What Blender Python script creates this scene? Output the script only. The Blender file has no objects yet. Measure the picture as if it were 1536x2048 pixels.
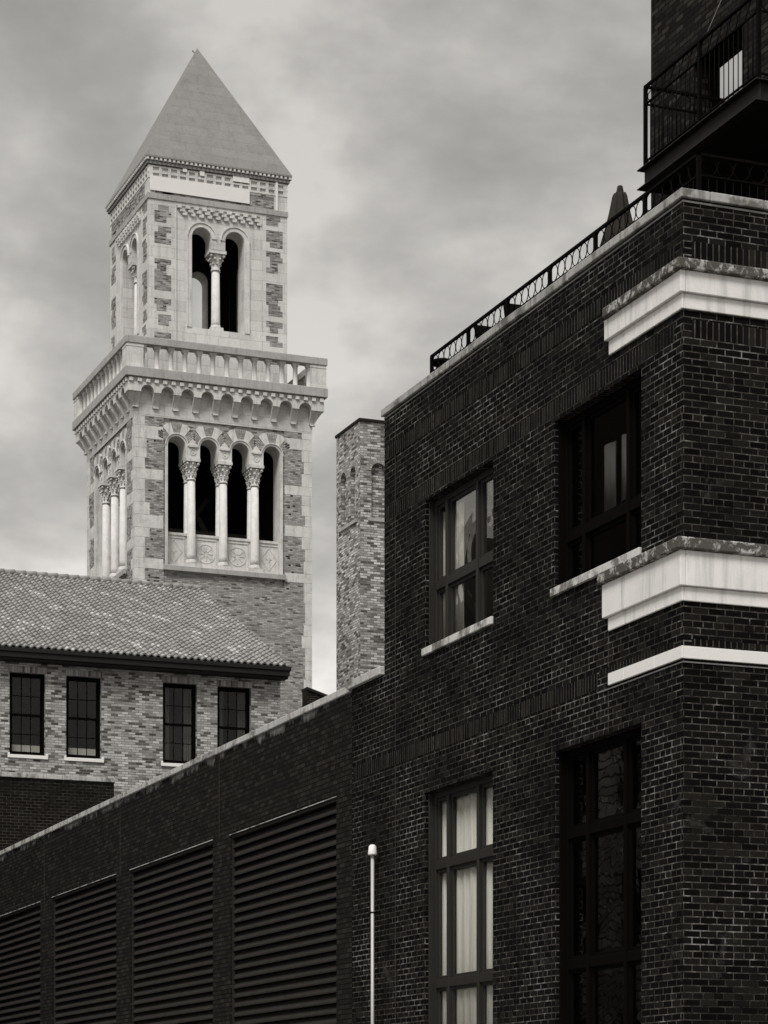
import bpy, bmesh, math, random
from mathutils import Vector
from mathutils.geometry import delaunay_2d_cdt
R = math.radians
random.seed(7)
scn = bpy.context.scene
COL = scn.collection

# ------------------------------------------------------------------ camera
F, HC, YH = 4967.0, 1.7, 2265.0          # focal length in photo pixels, eye height, horizon row
CF, CS = 0.9306, 0.366                   # yaw of the view against the street grid
cam = bpy.data.objects.new('camera', bpy.data.cameras.new('camera'))
COL.objects.link(cam)
cam.location = (0, 0, HC)
cam.rotation_euler = (R(90), 0, -math.atan2(CS, CF))
cam.data.sensor_width = 36.0
cam.data.lens = F / 2048 * 36.0
cam.data.shift_y = (YH - 1024) / 2048
cam.data.clip_start = 0.1
cam.data.clip_end = 3000
scn.camera = cam

# ------------------------------------------------------------------ sky, sun, exposure
SUN_EL, SUN_AZ = R(53), R(222)           # light from behind the viewer's left shoulder, through cloud
w = bpy.data.worlds.new('World'); scn.world = w; w.use_nodes = True
nt = w.node_tree; nt.nodes.clear()
def wn(t, **k):
    n = nt.nodes.new(t)
    for a, b in k.items(): setattr(n, a, b)
    return n
def ramp_set(n, pts):
    e = n.color_ramp.elements
    while len(e) < len(pts): e.new(0.5)
    for i, (p, c) in enumerate(pts):
        e[i].position = p
        e[i].color = (c, c, c, 1) if isinstance(c, (int, float)) else c
sky = wn('ShaderNodeTexSky', sky_type='NISHITA', sun_disc=False, sun_elevation=SUN_EL, sun_rotation=SUN_AZ)
bw = wn('ShaderNodeRGBToBW')
tc = wn('ShaderNodeTexCoord')
sep = wn('ShaderNodeSeparateXYZ')
nt.links.new(tc.outputs['Generated'], sep.inputs[0])
SKYSEED = 8.3
# cloud deck: project the view direction on a flat layer overhead
def wmath(op, a, b=None):
    n = wn('ShaderNodeMath', operation=op)
    for i, v in enumerate((a, b)):
        if v is None: continue
        if isinstance(v, (int, float)): n.inputs[i].default_value = v
        else: nt.links.new(v, n.inputs[i])
    return n.outputs[0]
den = wmath('ADD', wmath('MAXIMUM', sep.outputs[2], 0.0), 0.45)
comb = wn('ShaderNodeCombineXYZ')
nt.links.new(wmath('ADD', wmath('DIVIDE', sep.outputs[0], den), 0.31 * CS), comb.inputs[0])
nt.links.new(wmath('ADD', wmath('DIVIDE', sep.outputs[1], den), 0.31 * CF), comb.inputs[1])
comb.inputs[2].default_value = SKYSEED
n1 = wn('ShaderNodeTexNoise'); n1.inputs['Scale'].default_value = 5.2; n1.inputs['Detail'].default_value = 5; n1.inputs['Roughness'].default_value = 0.54
n1.inputs['Distortion'].default_value = 0.35
nt.links.new(comb.outputs[0], n1.inputs['Vector'])
n2 = wn('ShaderNodeTexNoise'); n2.inputs['Scale'].default_value = 15.0; n2.inputs['Detail'].default_value = 7; n2.inputs['Roughness'].default_value = 0.55
nt.links.new(comb.outputs[0], n2.inputs['Vector'])
cl = wmath('ADD', wmath('MULTIPLY', n1.outputs['Fac'], 0.68), wmath('MULTIPLY', n2.outputs['Fac'], 0.32))
cr = wn('ShaderNodeValToRGB'); ramp_set(cr, [(0.38, 0.70), (0.46, 0.85), (0.53, 1.05), (0.61, 1.34)])
nt.links.new(cl, cr.inputs[0])
er = wn('ShaderNodeValToRGB')            # brightness of the overcast by height: pale at the horizon, brightest overhead
ramp_set(er, [(0.0, 0.80), (0.165, 0.80), (0.215, 0.53), (0.31, 0.455), (0.42, 0.41), (0.62, 0.48), (1.0, 0.65)])
nt.links.new(sep.outputs[2], er.inputs[0])
mul = wn('ShaderNodeMixRGB', blend_type='MULTIPLY'); mul.inputs[0].default_value = 1
nt.links.new(cr.outputs[0], mul.inputs[1]); nt.links.new(er.outputs[0], mul.inputs[2])
scl = wn('ShaderNodeMixRGB', blend_type='MULTIPLY'); scl.inputs[0].default_value = 1
scl.inputs[2].default_value = (10, 10, 10, 1)
nt.links.new(mul.outputs[0], scl.inputs[1])
mixc = wn('ShaderNodeMixRGB'); mixc.inputs[0].default_value = 0.93
nt.links.new(sky.outputs[0], bw.inputs[0]); nt.links.new(bw.outputs[0], mixc.inputs[1]); nt.links.new(scl.outputs[0], mixc.inputs[2])
tint = wn('ShaderNodeMixRGB', blend_type='MULTIPLY'); tint.inputs[0].default_value = 1
tint.inputs[2].default_value = (1.03, 1.0, 0.955, 1)
nt.links.new(mixc.outputs[0], tint.inputs[1])
bg = wn('ShaderNodeBackground'); bg.inputs[1].default_value = 0.1
wo = wn('ShaderNodeOutputWorld')
nt.links.new(tint.outputs[0], bg.inputs[0]); nt.links.new(bg.outputs[0], wo.inputs[0])

sun = bpy.data.objects.new('sun', bpy.data.lights.new('sun', 'SUN'))
COL.objects.link(sun)
sun.data.energy = 2.55; sun.data.angle = R(22); sun.data.color = (1.0, 0.985, 0.96)
sd = Vector((math.sin(SUN_AZ) * math.cos(SUN_EL), math.cos(SUN_AZ) * math.cos(SUN_EL), math.sin(SUN_EL)))
sun.rotation_euler = sd.to_track_quat('Z', 'Y').to_euler()
vs = scn.view_settings
scn.display_settings.display_device = 'sRGB'
vs.view_transform = 'Standard'; vs.look = 'None'; vs.exposure = 0.16; vs.gamma = 1; vs.use_curve_mapping = False

# ------------------------------------------------------------------ materials
def g(v):
    k = 0.025 + 0.10 * (1 - min(v / 0.25, 1))
    return (v * (1 + k), v, v * (1 - 1.2 * k), 1)
class NT:
    def __init__(s, name):
        s.m = bpy.data.materials.new(name); s.m.use_nodes = True
        s.t = s.m.node_tree; s.t.nodes.clear()
        s.out = s.n('ShaderNodeOutputMaterial')
    def n(s, ty, **k):
        x = s.t.nodes.new(ty)
        for a, b in k.items():
            if a.startswith('i_'): x.inputs[a[2:].replace('_', ' ')].default_value = b
            else: setattr(x, a, b)
        return x
    def l(s, a, b): s.t.links.new(a, b)
    def math(s, op, a, b=None, c=None):
        x = s.n('ShaderNodeMath', operation=op)
        for i, v in enumerate((a, b, c)):
            if v is None: continue
            if isinstance(v, (int, float)): x.inputs[i].default_value = v
            else: s.l(v, x.inputs[i])
        return x.outputs[0]
    def ramp(s, src, pts, interp='LINEAR'):
        x = s.n('ShaderNodeValToRGB'); x.color_ramp.interpolation = interp
        ramp_set(x, pts); s.l(src, x.inputs[0]); return x.outputs[0]
    def noise(s, vec, scale, detail=4, rough=0.55, dist=0.0, scl=None):
        x = s.n('ShaderNodeTexNoise'); x.inputs['Scale'].default_value = scale
        x.inputs['Detail'].default_value = detail; x.inputs['Roughness'].default_value = rough
        x.inputs['Distortion'].default_value = dist
        if scl:
            mp = s.n('ShaderNodeMapping'); mp.inputs['Scale'].default_value = scl
            s.l(vec, mp.inputs[0]); vec = mp.outputs[0]
        s.l(vec, x.inputs['Vector']); return x.outputs['Fac']
    def mix(s, fac, a, b, mode='MIX'):
        x = s.n('ShaderNodeMixRGB', blend_type=mode)
        for i, v in enumerate((fac, a, b)):
            if isinstance(v, (int, float)): x.inputs[i].default_value = v if i == 0 else (v, v, v, 1)
            elif isinstance(v, tuple): x.inputs[i].default_value = v
            else: s.l(v, x.inputs[i])
        return x.outputs[0]
    def pbsdf(s, col, rough=0.9, spec=0.2, metal=0.0, bump=None, bd=0.01, bs=1.0):
        p = s.n('ShaderNodeBsdfPrincipled')
        p.inputs['Roughness'].default_value = rough if isinstance(rough, (int, float)) else 0.5
        if not isinstance(rough, (int, float)): s.l(rough, p.inputs['Roughness'])
        p.inputs['Specular IOR Level'].default_value = spec
        p.inputs['Metallic'].default_value = metal
        if isinstance(col, tuple): p.inputs['Base Color'].default_value = col
        else: s.l(col, p.inputs['Base Color'])
        if bump is not None:
            b = s.n('ShaderNodeBump'); b.inputs['Distance'].default_value = bd; b.inputs['Strength'].default_value = bs
            s.l(bump, b.inputs['Height']); s.l(b.outputs[0], p.inputs['Normal'])
        s.l(p.outputs[0], s.out.inputs[0]); return p
    def uv(s): return s.n('ShaderNodeTexCoord').outputs['UV']
    def obj(s): return s.n('ShaderNodeNewGeometry').outputs['Position']

def mat_plain(name, v, rough=0.8, spec=0.2, metal=0.0, var=0.12, scale=3.0, streak=0.0, fine=60, bd=0.004, blot=None):
    """stone, paint, metal: one tone with uneven wear; streak = vertical run-off marks; blot = (dark tone, scale, threshold)"""
    t = NT(name); p = t.obj()
    a = t.noise(p, scale, 5, 0.6); b = t.noise(p, fine, 2, 0.6)
    f = t.math('ADD', t.math('MULTIPLY', t.math('SUBTRACT', a, 0.5), 2 * var), t.math('MULTIPLY', t.math('SUBTRACT', b, 0.5), var))
    if streak:
        c = t.noise(p, 1.0, 4, 0.6, scl=(9, 9, 0.8))
        f = t.math('SUBTRACT', f, t.math('MULTIPLY', t.ramp(c, [(0.5, 0.0), (0.72, 1.0)]), streak))
    col = t.mix(1.0, t.mix(0, g(v), 1.0), t.math('ADD', f, 1.0), 'MULTIPLY')
    if blot:
        dk, bsc, th = blot
        n = t.noise(p, bsc, 7, 0.72, 0.4)
        col = t.mix(t.ramp(n, [(th - 0.05, 0.0), (th + 0.04, 1.0)]), col, g(dk))
    t.pbsdf(col, rough, spec, metal, b, bd, 0.5); return t.m

def mat_brick(name, bw_, bh, mort, tones, mtones, seed=0.0, squash=1.0, sqf=6, offs=0.5, bump=0.006, wob=0.004, stain=0.18, mscale=0.8, rot=False, rough=0.92, spec=0.06, eff=0.0, wash=None):
    t = NT(name); uv = t.uv()
    if rot:
        r_ = t.n('ShaderNodeMapping'); r_.inputs['Rotation'].default_value = (0, 0, R(90)); t.l(uv, r_.inputs[0]); uv = r_.outputs[0]
    mp = t.n('ShaderNodeMapping'); mp.inputs['Location'].default_value = (seed, seed * 0.0, 0); t.l(uv, mp.inputs[0])
    nz = t.n('ShaderNodeTexNoise'); nz.inputs['Scale'].default_value = 9; t.l(mp.outputs[0], nz.inputs['Vector'])
    va = t.n('ShaderNodeVectorMath', operation='SCALE'); va.inputs['Scale'].default_value = wob
    vs_ = t.n('ShaderNodeVectorMath', operation='SUBTRACT'); vs_.inputs[1].default_value = (0.5, 0.5, 0.5)
    t.l(nz.outputs['Color'], vs_.inputs[0]); t.l(vs_.outputs[0], va.inputs[0])
    vd = t.n('ShaderNodeVectorMath', operation='ADD'); t.l(mp.outputs[0], vd.inputs[0]); t.l(va.outputs[0], vd.inputs[1])
    b = t.n('ShaderNodeTexBrick', offset=offs, squash=squash, squash_frequency=sqf)
    b.inputs['Color1'].default_value = (0, 0, 0, 1); b.inputs['Color2'].default_value = (1, 1, 1, 1); b.inputs['Mortar'].default_value = (0, 0, 0, 1)
    b.inputs['Scale'].default_value = 1.0; b.inputs['Mortar Size'].default_value = mort; b.inputs['Mortar Smooth'].default_value = 0.15
    b.inputs['Bias'].default_value = 0.0; b.inputs['Brick Width'].default_value = bw_; b.inputs['Row Height'].default_value = bh
    t.l(vd.outputs[0], b.inputs['Vector'])
    n_ = len(tones)
    col = t.ramp(b.outputs['Color'], [(i / n_, g(v)) for i, v in enumerate(tones)], 'CONSTANT')
    fine = t.noise(mp.outputs[0], 45, 3, 0.6, scl=(0.5, 1.6, 1)); fine2 = t.noise(mp.outputs[0], 260, 2, 0.6)
    big = t.noise(mp.outputs[0], 0.45, 4, 0.6)
    f = t.math('ADD', 1.0, t.math('ADD', t.math('MULTIPLY', t.math('SUBTRACT', fine, 0.5), 0.9), t.math('MULTIPLY', t.math('SUBTRACT', big, 0.5), 2 * stain)))
    f = t.math('ADD', f, t.math('MULTIPLY', t.math('SUBTRACT', fine2, 0.5), 0.5))
    run = t.noise(mp.outputs[0], 1.0, 4, 0.65, scl=(3.2, 0.22, 1))
    f = t.math('ADD', f, t.math('MULTIPLY', t.math('SUBTRACT', run, 0.5), 2 * stain))
    col = t.mix(1.0, col, f, 'MULTIPLY')
    mn = t.math('ADD', t.math('MULTIPLY', t.noise(mp.outputs[0], mscale, 3, 0.6, 0.3), 0.46), t.math('MULTIPLY', t.noise(mp.outputs[0], 7.0, 4, 0.7), 0.54))
    mcol = t.ramp(mn, [(p_, g(v)) for p_, v in mtones])
    mfac = b.outputs['Fac']
    if eff:                                   # lime bloom washed out of the joints
        e = t.ramp(t.noise(mp.outputs[0], 1.3, 6, 0.75, 0.6), [(0.60, 0.0), (0.70, 1.0)])
        col = t.mix(t.math('MULTIPLY', t.math('MULTIPLY', e, fine), eff), col, g(0.22))
    col = t.mix(mfac, col, mcol)
    if wash:                                  # lime washed down the wall from the coping joints
        sv = t.n('ShaderNodeSeparateXYZ'); t.l(uv, sv.inputs[0])
        hi = t.ramp(t.math('SUBTRACT', sv.outputs[1], wash - 0.75), [(0.0, 0.0), (0.75, 1.0)])
        sn = t.noise(uv, 1.0, 6, 0.7, 0.2, scl=(2.2, 1.2, 1)); zn = t.noise(uv, 0.22, 2, 0.5)
        amt = t.ramp(t.math('MULTIPLY', t.math('ADD', t.math('MULTIPLY', sn, 0.6), t.math('MULTIPLY', zn, 0.5)), hi), [(0.50, 0.0), (0.60, 1.0)])
        col = t.mix(t.math('MULTIPLY', amt, 0.7), col, g(0.30))
    h = t.math('SUBTRACT', t.math('MULTIPLY', fine, 0.25), mfac)
    t.pbsdf(col, rough, spec, 0, h, bump, 1.0); return t.m

M = {}
DK = [0.0025, 0.006, 0.004, 0.008, 0.003, 0.007, 0.011, 0.005, 0.0035, 0.013]
M['dark_brick'] = mat_brick('dark_brick', 0.205, 0.075, 0.0072, DK, [(0.37, 0.008), (0.46, 0.032), (0.54, 0.075), (0.63, 0.26)], squash=0.62, sqf=6, eff=0.3, stain=0.20)
M['dark_soldier'] = mat_brick('dark_soldier', 0.5, 0.075, 0.0072, [v * 1.6 for v in DK], [(0.36, 0.018), (0.48, 0.045), (0.57, 0.08), (0.65, 0.15)], seed=-0.005, rot=True, offs=0.0)
M['dark_brick_far'] = mat_brick('dark_brick_far', 0.205, 0.075, 0.008, [0.012, 0.018, 0.015, 0.022, 0.013, 0.019, 0.028, 0.016], [(0.4, 0.004), (0.62, 0.006), (0.78, 0.05)], seed=3.3, squash=0.62, sqf=6, eff=0.1, wash=8.2)
M['pent_brick'] = mat_brick('pent_brick', 0.205, 0.075, 0.009, [0.012, 0.020, 0.016, 0.028, 0.014, 0.022, 0.036, 0.010], [(0.4, 0.004), (0.7, 0.01)], seed=1.7, bump=0.01)
M['left_brick'] = mat_brick('left_brick', 0.205, 0.078, 0.009, [0.007, 0.011, 0.009, 0.013], [(0.4, 0.012), (0.55, 0.05), (0.72, 0.10)], seed=2.2)
M['house_brick'] = mat_brick('house_brick', 0.21, 0.073, 0.008, [0.42, 0.28, 0.52, 0.34, 0.10, 0.58, 0.38, 0.30, 0.46, 0.07, 0.40, 0.22, 0.48, 0.35, 0.13], [(0.3, 0.12), (0.7, 0.30)], seed=0.5, bump=0.008)
M['house_soldier'] = mat_brick('house_soldier', 0.5, 0.075, 0.008, [0.34, 0.22, 0.40, 0.27, 0.10, 0.36, 0.30, 0.16], [(0.3, 0.12), (0.7, 0.30)], rot=True, offs=0.0, seed=-0.005)
M['tower_brick'] = mat_brick('tower_brick', 0.22, 0.07, 0.009, [0.36, 0.28, 0.44, 0.32, 0.20, 0.40, 0.25, 0.35, 0.11, 0.48, 0.30, 0.38, 0.22, 0.33], [(0.3, 0.15), (0.7, 0.34)], seed=0.9, bump=0.006, stain=0.25)
M['tower_brick_dark'] = mat_brick('tower_brick_dark', 0.24, 0.07, 0.01, [0.28, 0.17, 0.36, 0.22, 0.09, 0.32, 0.15, 0.26, 0.06, 0.42], [(0.3, 0.18), (0.7, 0.40)], seed=1.9, bump=0.006)
M['turret_brick'] = mat_brick('turret_brick', 0.22, 0.075, 0.009, [0.42, 0.26, 0.54, 0.34, 0.14, 0.62, 0.22, 0.40, 0.09, 0.48, 0.30], [(0.3, 0.10), (0.7, 0.32)], seed=4.1, bump=0.008, stain=0.35)
M['voussoir'] = mat_brick('voussoir', 0.24, 0.07, 0.01, [0.46, 0.36, 0.52, 0.28, 0.42], [(0.3, 0.2), (0.7, 0.4)], rot=False)
M['black_brick'] = mat_plain('black_brick', 0.03, 0.9, 0.1)

def mat_ashlar(name, v, bw_, bh, joint=0.02, tone=0.10, streak=0.16, jd=0.26):
    t = NT(name); uv = t.uv()
    b = t.n('ShaderNodeTexBrick', offset=0.5, squash=1.0)
    b.inputs['Color1'].default_value = (0, 0, 0, 1); b.inputs['Color2'].default_value = (1, 1, 1, 1); b.inputs['Mortar'].default_value = (0.5, 0.5, 0.5, 1)
    b.inputs['Scale'].default_value = 1; b.inputs['Mortar Size'].default_value = joint; b.inputs['Brick Width'].default_value = bw_; b.inputs['Row Height'].default_value = bh
    b.inputs['Mortar Smooth'].default_value = 0.3
    t.l(uv, b.inputs['Vector'])
    p = t.obj(); a = t.noise(p, 1.4, 6, 0.65); f = t.noise(p, 13, 5, 0.75)
    c = t.noise(p, 1.0, 5, 0.65, scl=(5, 5, 0.45))
    k = t.math('ADD', 1.0, t.math('MULTIPLY', t.math('SUBTRACT', b.outputs['Color'], 0.5), tone))
    k = t.math('ADD', k, t.math('MULTIPLY', t.math('SUBTRACT', a, 0.5), 0.35))
    k = t.math('ADD', k, t.math('MULTIPLY', t.math('SUBTRACT', f, 0.5), 0.55))
    k = t.math('SUBTRACT', k, t.math('MULTIPLY', t.ramp(c, [(0.52, 0.0), (0.75, 1.0)]), streak))
    k = t.math('SUBTRACT', k, t.math('MULTIPLY', b.outputs['Fac'], jd))
    t.pbsdf(t.mix(1.0, g(v), k, 'MULTIPLY'), 0.9, 0.15, 0, t.math('SUBTRACT', t.math('MULTIPLY', f, 0.3), b.outputs['Fac']), 0.006, 0.8); return t.m
M['stone'] = mat_ashlar('stone', 0.62, 0.95, 0.42, 0.008, 0.20, 0.24)
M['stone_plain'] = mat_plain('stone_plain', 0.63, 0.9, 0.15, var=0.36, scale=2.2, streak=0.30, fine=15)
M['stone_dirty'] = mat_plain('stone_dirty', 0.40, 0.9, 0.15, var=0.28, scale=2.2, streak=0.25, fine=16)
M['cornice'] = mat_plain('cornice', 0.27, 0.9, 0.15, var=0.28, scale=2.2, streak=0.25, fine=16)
M['marble'] = mat_plain('marble', 0.66, 0.7, 0.25, var=0.28, scale=3.4, streak=0.12, fine=12)
M['spire'] = mat_ashlar('spire', 0.245, 1.1, 0.46, 0.012, 0.09, 0.14, 0.11)
M['board'] = mat_plain('board', 0.80, 0.7, 0.2, var=0.05, scale=2)
M['interior_shade'] = mat_plain('interior_shade', 0.012, 0.95, 0.02)  # near-black tone that paints the darkness of unlit interiors
M['limestone'] = mat_plain('limestone', 0.82, 0.85, 0.2, var=0.13, scale=2.6, streak=0.26, fine=30)
M['band_white'] = mat_plain('band_white', 0.83, 0.8, 0.2, var=0.03, scale=2.0, streak=0.03, fine=50)
M['limestone_dirty'] = mat_plain('limestone_dirty', 0.50, 0.9, 0.15, var=0.3, scale=5, streak=0.35, fine=30, blot=(0.085, 8.0, 0.46))
M['coping'] = mat_plain('coping', 0.40, 0.9, 0.15, var=0.34, scale=2.5, streak=0.55, fine=20, blot=(0.15, 2.0, 0.58))
M['coping_low'] = mat_plain('coping_low', 0.50, 0.9, 0.15, var=0.34, scale=1.6, streak=0.5, fine=20, blot=(0.17, 1.5, 0.56))
M['sill'] = mat_plain('sill', 0.62, 0.9, 0.15, var=0.3, scale=3, streak=0.6, fine=30, blot=(0.16, 1.6, 0.56))
M['sill_white'] = mat_plain('sill_white', 0.85, 0.8, 0.2, var=0.05)
M['mortar'] = mat_plain('mortar', 0.22, 0.95, 0.1, var=0.5, scale=5)
M['joint'] = mat_plain('joint', 0.055, 0.95, 0.1, var=0.4, scale=8)
M['frame'] = mat_plain('frame', 0.022, 0.55, 0.25, var=0.15, scale=6)
M['frame_black'] = mat_plain('frame_black', 0.003, 0.75, 0.03, var=0.15, scale=6)
M['iron'] = mat_plain('iron', 0.003, 0.7, 0.035, var=0.3, scale=12, bd=0.002)
M['steel'] = mat_plain('steel', 0.018, 0.65, 0.2, var=0.3, scale=4, streak=0.5)
M['louvre'] = mat_plain('louvre', 0.025, 0.8, 0.10, var=0.35, scale=4, streak=0.2)
M['gutter'] = mat_plain('gutter', 0.012, 0.6, 0.2, var=0.3, scale=3)
M['roof_dark'] = mat_plain('roof_dark', 0.02, 0.9, 0.1)
M['asphalt'] = mat_plain('asphalt', 0.05, 0.95, 0.2, var=0.2, scale=2)
M['galv'] = mat_plain('galv', 0.50, 0.5, 0.4, 0.2, var=0.12, scale=6)
M['cable'] = mat_plain('cable', 0.16, 0.5, 0.3)
M['white_cap'] = mat_plain('white_cap', 0.85, 0.5, 0.3, var=0.04)
M['canvas'] = mat_plain('canvas', 0.032, 0.95, 0.1, var=0.2, scale=8, fine=120)
M['bell'] = mat_plain('bell', 0.06, 0.5, 0.3, 0.5)
M['timber'] = mat_plain('timber', 0.05, 0.9, 0.1, var=0.25, scale=4)
M['room'] = mat_plain('room', 0.03, 0.95, 0.05)  # near-black walls put the shade of the rooms into the colour

def mat_curtain(name, v):
    t = NT(name); uv = t.uv()
    f = t.noise(uv, 1.0, 4, 0.6, scl=(26, 0.8, 1)); h = t.noise(uv, 1.0, 3, 0.6, scl=(9, 0.3, 1))
    k = t.math('ADD', 0.72, t.math('MULTIPLY', f, 0.5))
    t.pbsdf(t.mix(1.0, g(v), k, 'MULTIPLY'), 0.95, 0.05, 0, t.math('ADD', f, t.math('MULTIPLY', h, 2.0)), 0.03, 0.7); return t.m
M['curtain'] = mat_curtain('curtain', 0.80)
M['net_curtain'] = mat_curtain('net_curtain', 0.16)
M['opp_brick'] = mat_brick('opp_brick', 0.6, 0.26, 0.03, [0.20, 0.32, 0.25, 0.40, 0.22], [(0.4, 0.04), (0.7, 0.08)], seed=1.1)
M['blind'] = mat_plain('blind', 0.70, 0.9, 0.1, var=0.04)

def mat_glass(name, wave=0.02, wscale=1.6, tr=0.93, refl=1.0):
    t = NT(name); uv = t.uv()
    n = t.noise(uv, wscale, 2, 0.5, 0.6)
    b = t.n('ShaderNodeBump'); b.inputs['Distance'].default_value = wave; b.inputs['Strength'].default_value = 1.0
    t.l(n, b.inputs['Height'])
    gl = t.n('ShaderNodeBsdfGlossy'); gl.inputs['Roughness'].default_value = 0.01; gl.inputs['Color'].default_value = g(0.95)
    t.l(b.outputs[0], gl.inputs['Normal'])
    tp = t.n('ShaderNodeBsdfTransparent'); tp.inputs['Color'].default_value = (tr, tr, tr * 0.98, 1)
    fr = t.n('ShaderNodeLayerWeight'); fr.inputs['Blend'].default_value = 0.5
    mx = t.n('ShaderNodeMixShader')
    t.l(t.math('MULTIPLY', refl, t.math('ADD', 0.04, t.math('MULTIPLY', t.math('POWER', fr.outputs['Facing'], 5.0), 0.96))), mx.inputs[0]); t.l(tp.outputs[0], mx.inputs[1]); t.l(gl.outputs[0], mx.inputs[2])
    t.l(mx.outputs[0], t.out.inputs[0]); return t.m
M['glass'] = mat_glass('glass', 0.010, 1.3)
M['glass_wavy'] = mat_glass('glass_wavy', 0.022, 1.0, 0.93, 1.9)
M['glass_far'] = mat_glass('glass_far', 0.004, 1.0, 0.84, 0.32)
M['glass_dark'] = mat_glass('glass_dark', 0.004, 1.1, 0.6, 1.6)

def mat_tile():
    t = NT('clay_tile'); uv = t.uv()
    sx = t.n('ShaderNodeSeparateXYZ'); t.l(uv, sx.inputs[0])
    ts = [0.26, 0.31, 0.24, 0.34, 0.29, 0.27, 0.32, 0.28, 0.36, 0.25, 0.30, 0.29, 0.27, 0.31, 0.33, 0.26, 0.30, 0.28, 0.25, 0.38, 0.29, 0.32, 0.30, 0.26, 0.34, 0.27, 0.31, 0.42, 0.28, 0.24, 0.30, 0.54]
    col = t.ramp(sx.outputs[0], [(i / len(ts), g(v)) for i, v in enumerate(ts)], 'CONSTANT')
    p = t.obj(); f = t.noise(p, 14, 4, 0.65); bgn = t.noise(p, 0.5, 4, 0.6)
    k = t.math('ADD', t.math('ADD', 0.55, t.math('MULTIPLY', f, 0.5)), t.math('MULTIPLY', bgn, 0.4))
    t.pbsdf(t.mix(1.0, col, k, 'MULTIPLY'), 0.85, 0.2, 0, f, 0.006, 0.6); return t.m
M['tile'] = mat_tile()

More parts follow.
